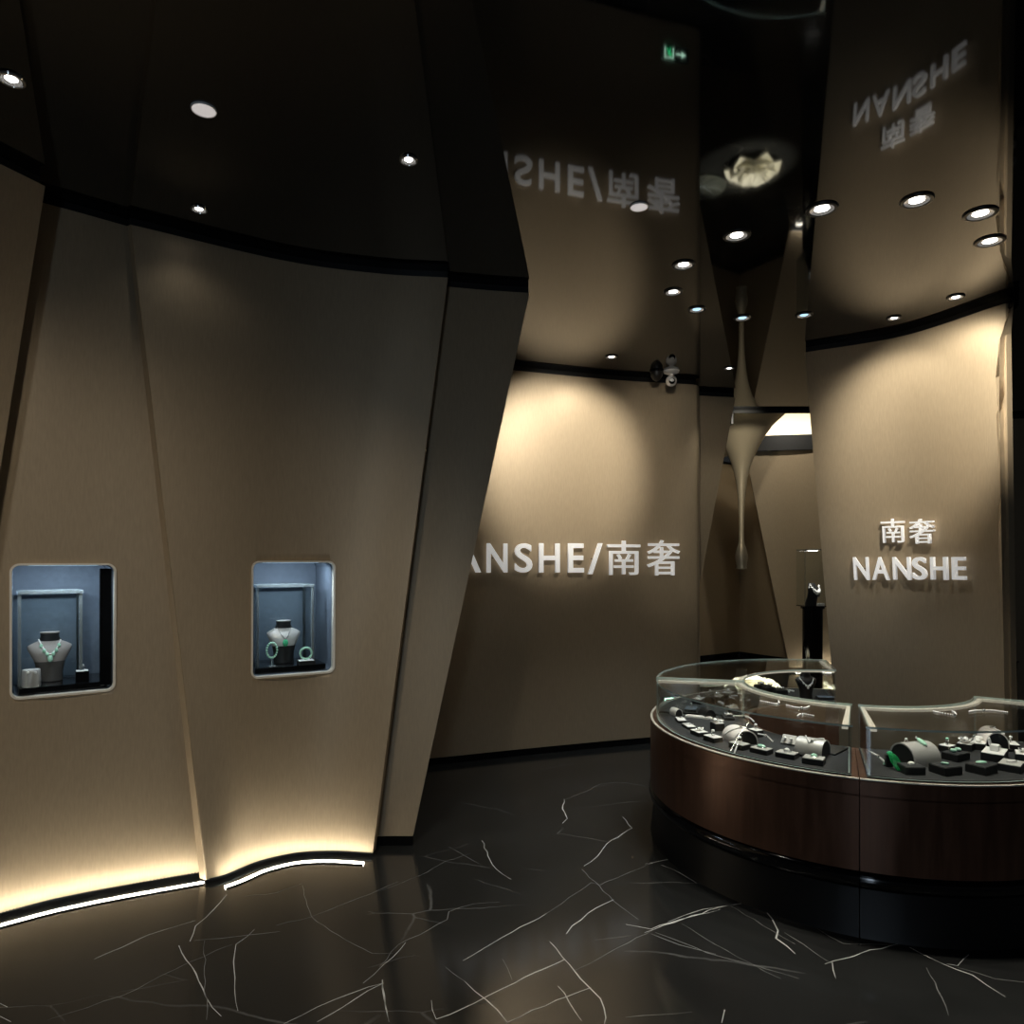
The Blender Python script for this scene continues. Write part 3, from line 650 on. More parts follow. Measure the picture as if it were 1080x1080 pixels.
# ------------------------------------------------------------------ jewellery on the deck
ZD = ZW+.0125
def tang(p): return math.atan2(p.y-CC.y, p.x-CC.x)+PI/2
def spot_on(px, py, z=ZD): return on(px, py, z)
def keep(p, half):                                      # hold a piece between the inner and the outer glass
    d = p-CC; d.z = 0; a = math.degrees(math.atan2(d.y, d.x)) % 360; r = min(max(d.length, RI+.02+half), RO-.016-half)
    return CC+d.normalized()*r+Vector((0, 0, p.z))
def pad(px, py, size, top, label, rot=0., h=.018, name='display_pad', tilt=0):
    p = keep(spot_on(px, py, ZD+h*.5), size[1]*.5+abs(math.sin(rot))*size[0]*.5); p.z = ZD; yaw = tang(p)+rot
    r = empty(name, label, 'jewellery pad', p, yaw)
    bm = BM(); box(bm, (0, 0, h/2), (size[0], size[1], h), .002); link('base', bm, M['black_leather'], r, False)
    bm = BM(); box(bm, (0, 0, h+.001), (size[0]-.004, size[1]-.004, .003), .001); link('top_pad', bm, top, r, False)
    return p+Vector((0, 0, h+.0028)), yaw
def cabochon(loc, yaw, label, gem, s=(.014, .010, .007)):
    r = empty('pendant', label, 'pendant', loc, yaw)
    bm = BM(); ball(bm, (0, 0, s[2]*.8), 1, s, 16, 10); link('stone', bm, M[gem], r)
    bm = BM(); tube(bm, [(s[0]*1.03*math.cos(2*PI*i/24), s[1]*1.03*math.sin(2*PI*i/24), .0022) for i in range(24)], .0018, 6, True); link('setting', bm, M['silver'], r)
    bm = BM(); tube(bm, [(s[0]*1.05+.004+.003*math.cos(2*PI*i/10), 0, .004+.003*math.sin(2*PI*i/10)) for i in range(10)], .0012, 5, True); link('bail', bm, M['silver'], r)
    return r
def bar_gem(loc, yaw, label, gem, s=(.012, .022, .007)):
    r = empty('pendant', label, 'pendant', loc, yaw)
    bm = BM(); box(bm, (0, 0, s[2]/2+.001), s, .0025, seg=3); link('stone', bm, M[gem], r)
    bm = BM(); ball(bm, (0, s[1]/2+.004, .004), .004, u=8, v=6); link('bail', bm, M['silver'], r)
    return r
def earring(loc, yaw, label, gem, k=1.):
    r = empty('earring', label, 'earring', loc, yaw)
    bm = BM(); ball(bm, (0, 0, .006*k), .008*k, (1, 1.2, .7), 12, 8); link('stone', bm, M[gem], r)
    bm = BM(); tube(bm, [(0, .009*k, .002), (0, .014*k, .006*k), (0, .012*k, .011*k), (0, .006*k, .012*k)], .0012, 6); link('hook', bm, M['silver'], r)
    return r
def flower(loc, yaw, label, k=1.):
    r = empty('brooch', label, 'brooch', loc, yaw); bm = BM()
    for i in range(6):
        a = 2*PI*i/6; ball(bm, (.011*k*math.cos(a), .011*k*math.sin(a), .008*k), .008*k, (1, .7, .45), 10, 6, rot=Matrix.Rotation(a, 3, 'Z') @ Matrix.Rotation(-.4, 3, 'Y'))
    link('petals', bm, M['silver'], r); bm = BM(); ball(bm, (0, 0, .009*k), .006*k, u=10, v=8); link('centre_pearl', bm, M['pearl'], r)
    return r
def strand(pts, label, m='pearl', rad=.0035, name='chain_necklace', cat='necklace', beads=True):
    c = sum((Vector(p) for p in pts), Vector())/len(pts); r = empty(name, label, cat, c, 0); bm = BM()
    P = arcpts([Vector(p)-c for p in pts], max(8, len(pts)*7))
    if beads:
        n = max(8, int(sum((b-a).length for a, b in zip(P, P[1:]))/(rad*1.7))); Q = arcpts([Vector(p)-c for p in pts], n)
        for q in Q: ball(bm, q, rad, u=7, v=5)
    else: tube(bm, P, rad, 7)
    link('links', bm, M[m], r); bm = BM(); ball(bm, P[len(P)//2]+Vector((0, 0, -.0)), rad*2.1, (1, 1, .8), 10, 8); link('clasp', bm, M['silver'], r)
    return r
def cushion(px, py, w, d, h, m, label, rot=0., zoff=0.):
    """half-round bracelet cushion: arched cover over black ends"""
    p = keep(spot_on(px, py, ZD+h*.4), d*.5+abs(math.sin(rot))*w*.4); p.z = ZD+zoff; yaw = tang(p)+rot
    r = empty('bracelet_cushion', label, 'jewellery cushion', p, yaw)
    n = 16; prof = [(d/2*math.cos(PI*i/n), h*math.sin(PI*i/n)**.75) for i in range(n+1)]; bm = BM(); rows = []
    for x in (-w/2, w/2): rows.append(([bm.verts.new((x, a, b)) for a, b in prof], [bm.verts.new((x, a*.93, b*.93)) for a, b in prof]))
    for i in range(n):
        for k in (0, 1):
            a, b = rows[0][k], rows[1][k]; bm.faces.new((a[i], a[i+1], b[i+1], b[i]))
        for x in (0, 1): bm.faces.new((rows[x][0][i], rows[x][0][i+1], rows[x][1][i+1], rows[x][1][i]))
    bmesh.ops.recalc_face_normals(bm, faces=bm.faces); link('cover', bm, m, r)
    bm = BM(); a = [bm.verts.new((-w/2+.004, q*.92, z*.92)) for q, z in prof]; b = [bm.verts.new((w/2-.004, q*.92, z*.92)) for q, z in prof]
    bm.faces.new(a); bm.faces.new(b[::-1])
    for i in range(n): bm.faces.new((a[i], b[i], b[i+1], a[i+1]))
    bm.faces.new((a[0], a[-1], b[-1], b[0])); bmesh.ops.recalc_face_normals(bm, faces=bm.faces); link('core', bm, M['black_leather'], r)
    return p, yaw
def on_cushion(p, yaw, w, d, h, x, t):
    """point on a cushion's cover, x along it, t = angle over the arch"""
    q = Vector((x, d/2*math.cos(t), h*math.sin(t)**.75)); return p+Matrix.Rotation(yaw, 3, 'Z') @ q
LF = 'in the left case'
# --- left front section, front row
p, y = pad(718, 759.5, (.095, .05), M['pad_white'], 'white flat pad at the far left '+LF, h=.012)
strand([p+Vector((-.03, .0, .004)), p+Vector((0, .008, .004)), p+Vector((.03, .0, .004))], 'fine chain on the white flat pad at the far left '+LF, 'silver', .0022)
p, y = pad(726.5, 766, (.095, .05), M['pad_white'], 'second white flat pad from the left in the front row '+LF, h=.012)
strand([p+Vector((-.03, .004, .004)), p+Vector((.004, -.004, .004)), p+Vector((.035, .004, .004))], 'fine chain on the second white flat pad '+LF, 'silver', .0022)
p, y = pad(737.5, 773, (.082, .06), M['pad_white'], 'third pad from the left in the front row, white, holding a flower brooch', h=.02)
flower(p, y, 'white flower brooch on the third front-row pad '+LF, 1.2)
p, y = pad(752, 779, (.082, .06), M['pad_white'], 'fourth pad from the left in the front row, holding a white ring', h=.024)
ring_thing(p, y, 'pearl ring on the fourth front-row pad '+LF, 'pearl', 1.2)
p, y = pad(780, 786.5, (.085, .062), M['pad_top'], 'pad right in front of the ivory bracelet cushion', h=.024)
ring_thing(p, y, 'white stone ring on the pad in front of the ivory cushion', 'pearl', 1.2)
q = on(774.5, 795, ZD); strand([p+Vector((-.005, .0, .006)), p+(q-p)*.5+Vector((0, 0, .012)), q+Vector((0, 0, .004))], 'white strand trailing forward off the pad below the ivory cushion', 'pearl', .0042)
p, y = pad(803, 791.5, (.09, .062), M['pad_top'], 'grey pad with a large green cabochon, just right of the ivory cushion', h=.022)
cabochon(p, y, 'large oval green cabochon pendant on a grey pad '+LF, 'pale_jade', (.021, .014, .009))
p, y = pad(830, 796, (.09, .064), M['pad_top'], 'grey pad with a pearl drop in front of the small tilted easel', h=.022)
cabochon(p, y, 'pearl drop pendant on the grey pad in front of the small easel', 'pearl', (.013, .011, .010))
p, y = pad(858.5, 802, (.09, .07), M['pad_top'], 'grey pad nearest the counter joint, in front of the silver cushion', h=.026)
cabochon(p, y, 'round pale green pendant on the pad nearest the counter joint '+LF, 'pale_jade', (.014, .013, .009))
# --- second row
p, y = cushion(713, 751, .07, .05, .04, M['pad_white'], 'small white-covered roll cushion at the far left '+LF, .5)
p, y = cushion(745.5, 753, .085, .07, .052, M['black_leather'], 'black roll cushion between white trays in the second row '+LF, .4)
q = on_cushion(p, y, .085, .07, .052, 0, PI*.5); ring_thing(q-Vector((0, 0, .003)), y, 'white flower ring on the black roll cushion in the second row', 'pearl', 1.3)
p = spot_on(737, 757.5); r = empty('necklace_tray', 'slender white tray lying at a slant behind the front-row pads', 'jewellery tray', p, tang(p)+1.25)
bm = BM(); box(bm, (0, 0, .006), (.15, .035, .012), .002); link('tray', bm, M['pad_white'], r, False); bm = BM(); box(bm, (0, 0, .0135), (.135, .022, .003), .001); link('liner', bm, M['ivory'], r, False)
p, y = pad(756.5, 766, (.06, .055), M['pad_white'], 'tall black block with a white top behind the front-row pads', h=.04)
flower(p+Vector((-.012, 0, 0)), y, 'white flower brooch on the tall black block', 1.5)
earring(p+Vector((.02, -.005, 0)), y, 'white stud beside the brooch on the tall black block', 'pearl', 1.3)
w_, d_, h_ = .135, .13, .07
p, y = cushion(780, 776, w_, d_, h_, M['ivory'], 'large ivory bracelet cushion in the middle '+LF, -.35); ic = (p, y)
strand([on_cushion(p, y, w_, d_, h_+.005, -.03+.05*math.sin(i*.5), PI-.35-i*.33) for i in range(8)], 'white bracelet laid over the ivory cushion', 'pearl', .0042, 'bracelet', 'bracelet')
p, y = pad(797, 773, (.06, .05), M['pad_white'], 'white cube box just behind the ivory cushion', h=.034, name='ring_box')
ring_thing(p, y, 'pearl ring on the white cube box behind the ivory cushion', 'pearl', 1.1)
q0, q1, q2 = on(800, 774, ZD+.03), on(808, 776, ZD+.03), on(815, 782, ZD+.004)
strand([q0, q1, q2], 'white strand hanging over the right of the ivory cushion', 'pearl', .004)
p = spot_on(832, 785); r = empty('earring_easel', 'small tilted grey easel with earrings in the middle row', 'earring stand', p, tang(p)+.1)
bm = BM(); box(bm, (0, 0, .024), (.07, .05, .006), .001, Matrix.Rotation(R(-48), 3, 'X').inverted()); link('board', bm, M['silver_fabric'], r, False)
bm = BM(); box(bm, (0, .016, .016), (.05, .004, .034), .001, Matrix.Rotation(R(20), 3, 'X')); link('strut', bm, M['black_leather'], r, False)
for dx, nm in ((-.015, 'first'), (.017, 'second')): earring(p+Matrix.Rotation(tang(p), 3, 'Z') @ Vector((dx, -.012, .026)), tang(p), 'white earring, %s of the pair on the tilted grey easel' % nm, 'pearl', 1.1)
w_, d_, h_ = .125, .12, .072
p = spot_on(862, 789); r = empty('jewellery_tray', 'flat charcoal tray under the silver cushion near the joint', 'jewellery tray', Vector((p.x, p.y, ZD)), tang(p)-.12)
bm = BM(); box(bm, (.02, .0, .004), (.19, .16, .008), .002); link('board', bm, M['black_leather'], r, False)
p, y = cushion(857, 790, w_, d_, h_, M['silver_fabric'], 'large silver bracelet cushion with a white pendant, left of the counter joint', -.12, .0085)
strand([on_cushion(p, y, w_, d_, h_+.004, x, t) for x, t in ((-.035, PI*.45), (-.018, PI*.62), (0, PI*.74), (.018, PI*.62), (.04, PI*.5), (.052, PI*.5))], 'white chain with a pendant on the silver cushion left of the joint', 'pearl', .0038)
strand([on(766, 757, ZD+.005), on(778, 755, ZD+.006), on(790, 757, ZD+.006), on(795, 761, ZD+.004)], 'white strand on the deck behind the ivory cushion', 'pearl', .005)
p, y = pad(768, 757, (.08, .06), M['deck'], 'charcoal pad with white beads behind the ivory cushion', h=.014); flower(p, y, 'white brooch on the charcoal pad behind the ivory cushion', 1.3)
# --- rear row of the left front section
p, y = cushion(749, 738, .09, .07, .05, M['black_leather'], 'dark roll cushion with a pearl in the rear row '+LF, .3); ring_thing(on_cushion(p, y, .09, .07, .047, 0, PI/2), y, 'pearl ring on the dark roll cushion in the rear row', 'pearl', 1.4)
p, y = pad(737, 739, (.09, .06), M['pad_white'], 'white pad at the left of the rear row '+LF, h=.03); earring(p, y, 'white bead on the white pad at the left of the rear row', 'pearl', 1.4)
p, y = cushion(773, 741, .12, .09, .06, M['black_leather'], 'wide dark roll cushion with white strand in the rear row '+LF, .2); strand([on_cushion(p, y, .12, .09, .064, x, t) for x, t in ((-.05, 1.2), (-.02, 1.9), (.02, 1.9), (.055, 1.2))], 'white strand over the wide dark roll cushion', 'pearl', .0045)
p = spot_on(763, 744); r = empty('bracelet_bar', 'long white flat bar lying in the rear row', 'jewellery tray', p, tang(p)+.7); bm = BM(); box(bm, (0, 0, .006), (.17, .022, .012), .002); link('bar', bm, M['pad_white'], r, False); bm = BM(); box(bm, (0, 0, .0135), (.14, .012, .003), .001); link('liner', bm, M['pearl'], r, False)
p, y = pad(729, 748, (.10, .07), M['lining'], 'pale blue-grey tray at the far left end '+LF, h=.014); ring_thing(p, y, 'silver ring on the pale blue-grey tray', 'pearl', 1.1)
p, y = pad(784, 734, (.07, .06), M['pad_white'], 'white pad beside the inner glass, left of its curve', h=.03); flower(p, y, 'white brooch on the pad beside the inner glass', 1.4)
for px, py, lab, kk in ((757, 737, 'beside the dark roll cushion', 1.7), (768, 733, 'behind the wide roll cushion', 1.5), (788, 742, 'right of the wide roll cushion', 1.6), (797, 751, 'close to the inner glass', 1.4)):
    p, y = pad(px, py, (.08, .06), M['pad_white'], 'white-topped pad in the rear of the left case, '+lab, h=.036, rot=.2)
    flower(p, y, 'white brooch in the rear of the left case, '+lab, kk)
# --- back section
kb = .62
p = on(850, 737, ZD); bust(p, .0, kb, M['black_leather'], 'black necklace bust in the back counter section')
necklace(p, 0, kb, 'white beaded necklace with a drop on the black bust of the back section', 'pearl', 'pearl', (-.6, -.3, .3, .6), (.013, .034), .075, .15, .225)
for px, py, lab in ((798, 723, 'nearest the inner curve'), (811, 727, 'second from the inner curve'), (823, 730, 'left of the black bust')):
    p, y = pad(px, py, (.08, .06), M['black_leather'], 'black pad in the back counter section, '+lab, h=.03, rot=PI)
    flower(p, y, 'white brooch on the black pad in the back section, '+lab, 1.5)
q = on(833, 729, ZD+.012); strand([q+Vector((.03*math.cos(a), .03*math.sin(a), 0)) for a in (.3, 1.2, 2.2, 3.2, 4.2)], 'crescent of white beads left of the black bust', 'pearl', .006)
p, y = pad(870, 736, (.10, .07), M['lining'], 'pale blue-grey tray right of the black bust', h=.014, rot=PI)
# --- right section
RS = 'in the right case'
w_, d_, h_ = .145, .15, .09
p, y = cushion(965, 795, w_, d_, h_, M['silver_fabric'], 'large silver arched cushion with a green pendant, first right of the joint', .38)
q = on_cushion(p, y, w_, d_, h_+.008, .02, PI*.56); r = empty('pendant', 'long green jade pendant on the silver arched cushion right of the joint', 'pendant', q, y)
bm = BM(); ball(bm, (0, -.004, -.002), 1, (.0135, .029, .008), 14, 10, rot=Matrix.Rotation(.35, 3, 'X')); link('stone', bm, M['pale_jade'], r); bm = BM(); ball(bm, (0, .026, .01), .0055, u=8, v=6); link('bail', bm, M['silver'], r)
ring_thing(on_cushion(p, y, w_, d_, h_-.004, -.045, PI*.48), y, 'tiny white ring on top of the silver arched cushion', 'pearl', .9)
p = on(944, 812, ZD); r = empty('bead_tassel', 'dark green bead tassel draped at the left end '+RS, 'tassel', p, 0); bm = BM()
for i in range(6):
    x = (i-2.5)*.0068; tube(bm, arcpts([(x*.6, .045, .062), (x*.9, .02, .056), (x*1.1+.004, -.004, .03), (x*(.5+.3*(i % 2))+.008, -.022-.004*(i % 3), .005)], 10), .0021, 6)
link('strands', bm, M['deep_green'], r); bm = BM(); ball(bm, (0, .045, .062), .009, (1.5, 1, .9), 10, 8); link('knot', bm, M['jade'], r)
bm = BM(); box(bm, (0, .052, .027), (.03, .02, .054), .002); link('hanger', bm, M['black_leather'], r, False)
q0, q1 = on(916, 792, ZD+.05), on(936, 806, ZD+.008); strand([q0, q0.lerp(q1, .5)+Vector((0, 0, .006)), q1], 'white hairpin with a pale green tip at the left end '+RS, 'pearl', .0045, 'hairpin', 'hairpin', False)
bm = BM(); ball(bm, q1, .012, (1.6, 1, .6), 12, 8, rot=Matrix.Rotation(-.6, 3, 'Z')); o = link('green_tip', bm, M['pale_jade']); pr = [x for x in C.objects if x.name.startswith('hairpin')][0]; o.parent = pr; o.location = -pr.location
p, y = pad(961, 811, (.085, .075), M['deck'], 'black block with a white cabochon in front of the silver arched cushion', h=.032, rot=.2); cabochon(p, y, 'oval white cabochon on the black block in front of the silver cushion', 'pearl', (.014, .010, .008))
p, y = pad(997, 811, (.095, .085), M['deck'], 'black block with a green bar pendant, front row '+RS, h=.034, rot=.35); bar_gem(p, y+.5, 'rectangular pale green pendant on the black front-row block', 'pale_jade', (.015, .028, .008))
p, y = pad(1035, 810, (.10, .085), M['deck'], 'black block with a pointed green cabochon, front row '+RS, h=.034, rot=.42); cabochon(p, y-.6, 'pointed oval green cabochon on the black front-row block', 'pale_jade', (.024, .011, .007))
p, y = pad(1067, 808, (.11, .085), M['pad_top'], 'grey-topped block with a leaf jewel at the right of the front row', h=.03, rot=.5); cabochon(p, y-.6, 'white leaf-shaped jewel on the grey-topped front-row block', 'pearl', (.024, .009, .006))
p, y = pad(1008, 797, (.10, .075), M['deck'], 'black block with a pair of pale earrings, middle row '+RS, h=.032, rot=.35)
for dx, nm in ((-.02, 'first'), (.018, 'second')): earring(p+Matrix.Rotation(y, 3, 'Z') @ Vector((dx, 0, 0)), y, 'pale green earring, %s of the pair on the black middle-row block' % nm, 'pale_jade', 1.5)
p, y = pad(1049, 796, (.14, .09), M['pad_white'], 'large white-topped block carrying a white box, middle row '+RS, h=.034, rot=.45)
r = empty('ring_box', 'small open white ring box on the large white-topped block', 'ring box', p, y); bm = BM(); box(bm, (0, 0, .014), (.04, .035, .028), .003); link('body', bm, M['white_plastic'], r, False); bm = BM(); box(bm, (0, .02, .04), (.04, .008, .03), .003, Matrix.Rotation(-.25, 3, 'X')); link('lid', bm, M['white_plastic'], r, False)
flower(p+Matrix.Rotation(y, 3, 'Z') @ Vector((.045, 0, 0)), y, 'white brooch beside the ring box on the large white-topped block', 1.2)
p, y = pad(988.5, 786, (.06, .055), M['pad_white'], 'small white-topped block with a pale ring behind the silver arched cushion', h=.03, rot=.3); ring_thing(p, y, 'pale green ring on the small block behind the silver arched cushion', 'pale_jade', 1.25)
p, y = pad(1013.5, 786, (.065, .065), M['pad_white'], 'white-topped block with a flower jewel, rear row '+RS, h=.032, rot=.35); flower(p, y, 'big white flower jewel on the rear-row block', 1.9)
p, y = pad(1032, 785.5, (.10, .065), M['pad_white'], 'wide white-topped block with two white jewels, rear row '+RS, h=.03, rot=.35)
for dx, nm in ((-.022, 'round'), (.024, 'tall')): earring(p+Matrix.Rotation(y, 3, 'Z') @ Vector((dx, 0, 0)), y, '%s white jewel on the wide rear-row block' % nm, 'pearl', 1.5 if nm == 'round' else 1.9)
p, y = pad(1066, 787, (.085, .06), M['pad_white'], 'white-topped block with a ring at the right of the rear row', h=.03, rot=.5); ring_thing(p, y, 'pearl ring on the rear-row block at the right', 'pearl', 1.2)
p, y = pad(1080, 798, (.09, .07), M['pad_white'], 'white-topped block cut by the right edge of the view', h=.034, rot=.5); flower(p, y, 'white brooch on the block cut by the right edge', 1.4)
w_, d_, h_ = .15, .10, .075
p, y = cushion(1047, 781, w_, d_, h_, M['ivory'], 'long white cushion high at the rear '+RS, .55, .012)
strand([on_cushion(p, y, w_, d_, h_+.005, x, t) for x, t in ((-.06, 2.2), (-.02, 1.7), (.03, 1.6), (.065, 2.1))], 'white bracelet on the long white rear cushion', 'pearl', .0055, 'bracelet', 'bracelet')
r = empty('jewellery_tray', 'low charcoal riser under the long white rear cushion', 'jewellery tray', Vector((p.x, p.y, ZD)), y); bm = BM(); box(bm, (0, 0, .006), (.17, .12, .0115), .002); link('board', bm, M['black_leather'], r, False)
ZT = ZG+.004
for px, py, sc, lab, shp in ((1001, 752, .8, 'white heart-shaped reflection modelled as a chain on the glass top of the right case', ((-.06, .05), (-.05, .02), (.0, -.05), (.04, .01), (.05, .05))),  # reflection in the right glass top, modelled as a bead chain
        (1041, 750, 1., 'thin white bead arc on the glass top at the right', ((-.09, -.01), (-.04, .015), (.03, .02), (.08, -.02))),
        (846, 746, .9, 'fine white reflection modelled as a chain on the left glass top, nearer the joint', ((-.06, .06), (-.03, .0), (.01, -.01), (.05, .03))),  # necklace reflections in the left glass top, modelled as bead chains
        (817, 741, .9, 'fine white reflection modelled as a chain on the left glass top, farther from the joint', ((-.06, .05), (-.01, -.03), (.02, -.01), (.04, .05))),
        (847, 754, .8, 'short white reflection modelled as a chain on the left glass top just in front of the longer one', ((-.04, -.02), (-.01, .02), (.02, .02), (.05, -.02)))):
    q = on(px, py, ZT); strand([q+Vector((a*sc, b*sc, 0)) for a, b in shp], lab, 'pearl', .0038)

# ------------------------------------------------------------------ ceiling fittings
def downlight(px, py, label, dia, power, aim=None, cool=False, dark=True, ang=75, group=None, col=(1, .94, .82)):
    Y = (H-EYE)*FPX/(HOR-py); x = (px-540)/FPX*Y
    r = empty('downlight', label, 'downlight', (x, Y, H), 0, group); k = dia/2
    bm = BM(); lathe(bm, [(k*.74, -.002), (k*.80, -.009), (k*.95, -.008), (k, -.003), (k, -.0005), (k*.74, -.0005)], 28); link('trim_ring', bm, M['black_plastic'] if dark else M['chrome'], r)
    bm = BM(); lathe(bm, [(k*.735, -.007), (k*.60, -.0015), (k*.4, -.001)], 28); link('reflector', bm, M['reflector'], r)
    bm = BM(); lathe(bm, [(0, -.006), (k*.32, -.0055), (k*.46, -.0012), (0, -.0008)], 24); link('lens', bm, M['lens_cool'] if cool else M['lens'], r)
    if power: spot(r, (x, Y, H-.03), aim or (x, Y, 0), power, ang, .7, (.86, .93, 1) if cool else col)
    return r
G1 = 'downlights in a ring over the round counter'
downlight(12, 83, 'downlight cut by the left edge above the leftmost panel', .085, 14, None, dark=False)
downlight(210, 220, 'downlight above the narrower display niche, close to the wall head', .075, .8, (-1.2, 2.9, 0), dark=False, ang=140)
downlight(431, 168, 'downlight with a bright cone above the shaded leaning panel', .075, 26, (-.4, 3.0, 0), dark=False)
downlight(777, 248, 'large downlight below the pale lotus reflection', .135, 70, dark=True, group=G1)
downlight(721, 279, 'downlight above the sign wall, upper of the close pair', .125, 50, (1.45, 6.25, 2.3), ang=48, group=G1)
downlight(710, 307.5, 'downlight above the sign wall, lower of the close pair', .115, 190, (.42, 5.95, 2.42), ang=50, group=G1)
downlight(735, 326, 'cool bluish downlight right below the close pair', .115, 40, cool=True, group=G1)
downlight(783, 335, 'cool bluish downlight in front of the mirrored drop', .115, 45, cool=True, group=G1)
downlight(848, 332, 'cool bluish downlight beside the curved wall head', .11, 45, cool=True, group=G1)
downlight(867, 220, 'downlight left of the row of three over the curved sign wall', .14, 70, group=G1)
downlight(967, 211, 'downlight highest in the row over the curved sign wall', .14, 75, group=G1)
downlight(1034, 225, 'downlight near the right edge, upper of two', .145, 70, group=G1)
downlight(1044, 254, 'downlight near the right edge, lower of two', .14, 165, (2.86, 4.72, 2.55), ang=58, group=G1)
downlight(1008, 313, 'small wall-washing downlight at the right over the curved sign wall', .10, 10, (2.9, 4.75, 1.9), ang=125)
downlight(943, 335, 'small wall-washing downlight at the left over the curved sign wall', .09, 8, (2.6, 5.2, 1.4), ang=120)
downlight(645, 376, 'small wall-washing downlight over the long white sign', .10, 10, (.55, 6.05, 1.7), ang=130)
downlight(769, 388, 'small bright star-like downlight before the hanging drop', .09, 12, (2.2, 6.8, 1.2))
for x, y, tx, ty, tz, pw, lab in ((-.9, .7, -1.75, 3.5, .05, 72, 'added unseen downlight near the camera, filling the niche panels'), (-1.2, .2, -2.4, 3.1, .1, 40, 'added unseen downlight near the camera, filling the leftmost panels')):  # extra fixtures out of view, added to light the left panels from the front
    downlight(540+FPX*x/4, HOR-(H-EYE)*FPX/4, lab, .09, 0, dark=False).location = (x, y, H)
    bpy.context.view_layer.update(); fx = [o for o in C.objects if o.get('label') == lab][0]; spot(fx, (x, y, H-.03), (tx, ty, tz), pw, 80, 1, (1, .9, .76))
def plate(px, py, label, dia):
    Y = (H-EYE)*FPX/(HOR-py); r = empty('ceiling_plate', label, 'ceiling plate', ((px-540)/FPX*Y, Y, H)); k = dia/2
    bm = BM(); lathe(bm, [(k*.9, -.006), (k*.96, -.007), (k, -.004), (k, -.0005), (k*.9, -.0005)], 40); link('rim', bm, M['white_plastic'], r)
    bm = BM(); lathe(bm, [(0, -.0065), (k*.6, -.0062), (k*.9, -.005), (k*.9, -.001), (0, -.001)], 40); link('plate_face', bm, M['plate'], r)
plate(215, 115, 'larger round white plate with an added faint glow in the black ceiling above the niche panel', .088)
plate(674, 217.5, 'smaller round white plate with an added faint glow in the black ceiling above the sign wall', .083)

# ------------------------------------------------------------------ surveillance camera and black dome at the sign wall's head
q = at(708, 396, 6.0); r = empty('security_camera', 'white turret security camera hanging from the ceiling at the sign wall head', 'security camera', (q.x, q.y, H))
bm = BM(); lathe(bm, [(0, -.03), (.035, -.03), (.062, -.018), (.068, -.0005), (0, -.0005)], 28); link('mount', bm, M['white_plastic'], r)
bm = BM(); box(bm, (.0, -.0, -.045), (.03, .035, .05), .006); link('neck', bm, M['white_plastic'], r)
bm = BM(); ball(bm, (.0, -.0, -.085), .046, (1, 1, 1.02), 22, 16); bd = link('housing', bm, M['white_plastic'], r)
bm = BM(); lathe(bm, [(0, 0), (.022, -.001), (.026, -.006), (.026, -.02)], 22, mtx=Matrix.Translation((-.006, -.042, -.103)) @ Matrix.Rotation(R(-72), 4, 'X').inverted() @ Matrix.Scale(-1, 4, (0, 0, 1))); link('lens', bm, M['flash'], bd)
q = at(692.5, 399.5, 6.0); r = empty('detector_dome', 'round black detector dome beside the white security camera', 'detector', (q.x, q.y, H))
bm = BM(); lathe(bm, [(0, -.092), (.012, -.088), (.035, -.07), (.05, -.045), (.053, -.02), (.05, -.0005), (0, -.0005)], 26); link('dome', bm, M['black_plastic'], r)
bm = BM(); lathe(bm, [(.051, -.012), (.057, -.010), (.057, -.0005), (.051, -.0005)], 26); link('collar', bm, M['black_gloss'], r)

# ------------------------------------------------------------------ hanging drop, lotus and lotus leaf
Yd = 8.63; ax = at(782, 500, Yd).x
def dz(py): return EYE-(py-HOR)/FPX*Yd
prof = [(6.0, 600), (5.6, 599.9), (5.0, 597.5), (5.6, 594), (6.4, 589), (6.3, 585), (5.0, 579), (3.3, 574), (2.5, 569), (2.4, 560), (2.6, 545), (3.4, 528), (4.6, 516), (6.2, 505), (8.6, 494), (11.5, 485), (14.8, 478), (18.5, 470), (24, 460), (32, 449), (44, 438), (58, 429), (74, 422), (90, 417)]
s_ = Yd/FPX; P = [(0, dz(599.0))]+[(r*s_, dz(y)) for r, y in prof]
r = empty('drop_sculpture', 'gold funnel thinning to a hanging drop at the far end', 'sculpture', (ax, Yd, dz(600)))
bm = BM(); lathe(bm, [(a, b-dz(600)) for a, b in P if b < dz(571)], 40); link('drop_tip', bm, M['gold'], r)
bm = BM(); lathe(bm, [(a, b-dz(600)) for a, b in P if b >= dz(575)], 56); link('funnel', bm, M['gold'], r)
bm = BM(); tube(bm, [(0, 0, dz(440)-dz(600)), (0, 0, 3.94-dz(600))], .05, 16); link('hanger_rod', bm, M['black_gap'], r)
LX, LY = 2.93, 8.62
r = empty('lotus_flower', 'large pale lotus flower lying under the hanging drop, seen mirrored in the ceiling', 'flower sculpture', (LX, LY, 0), .35)
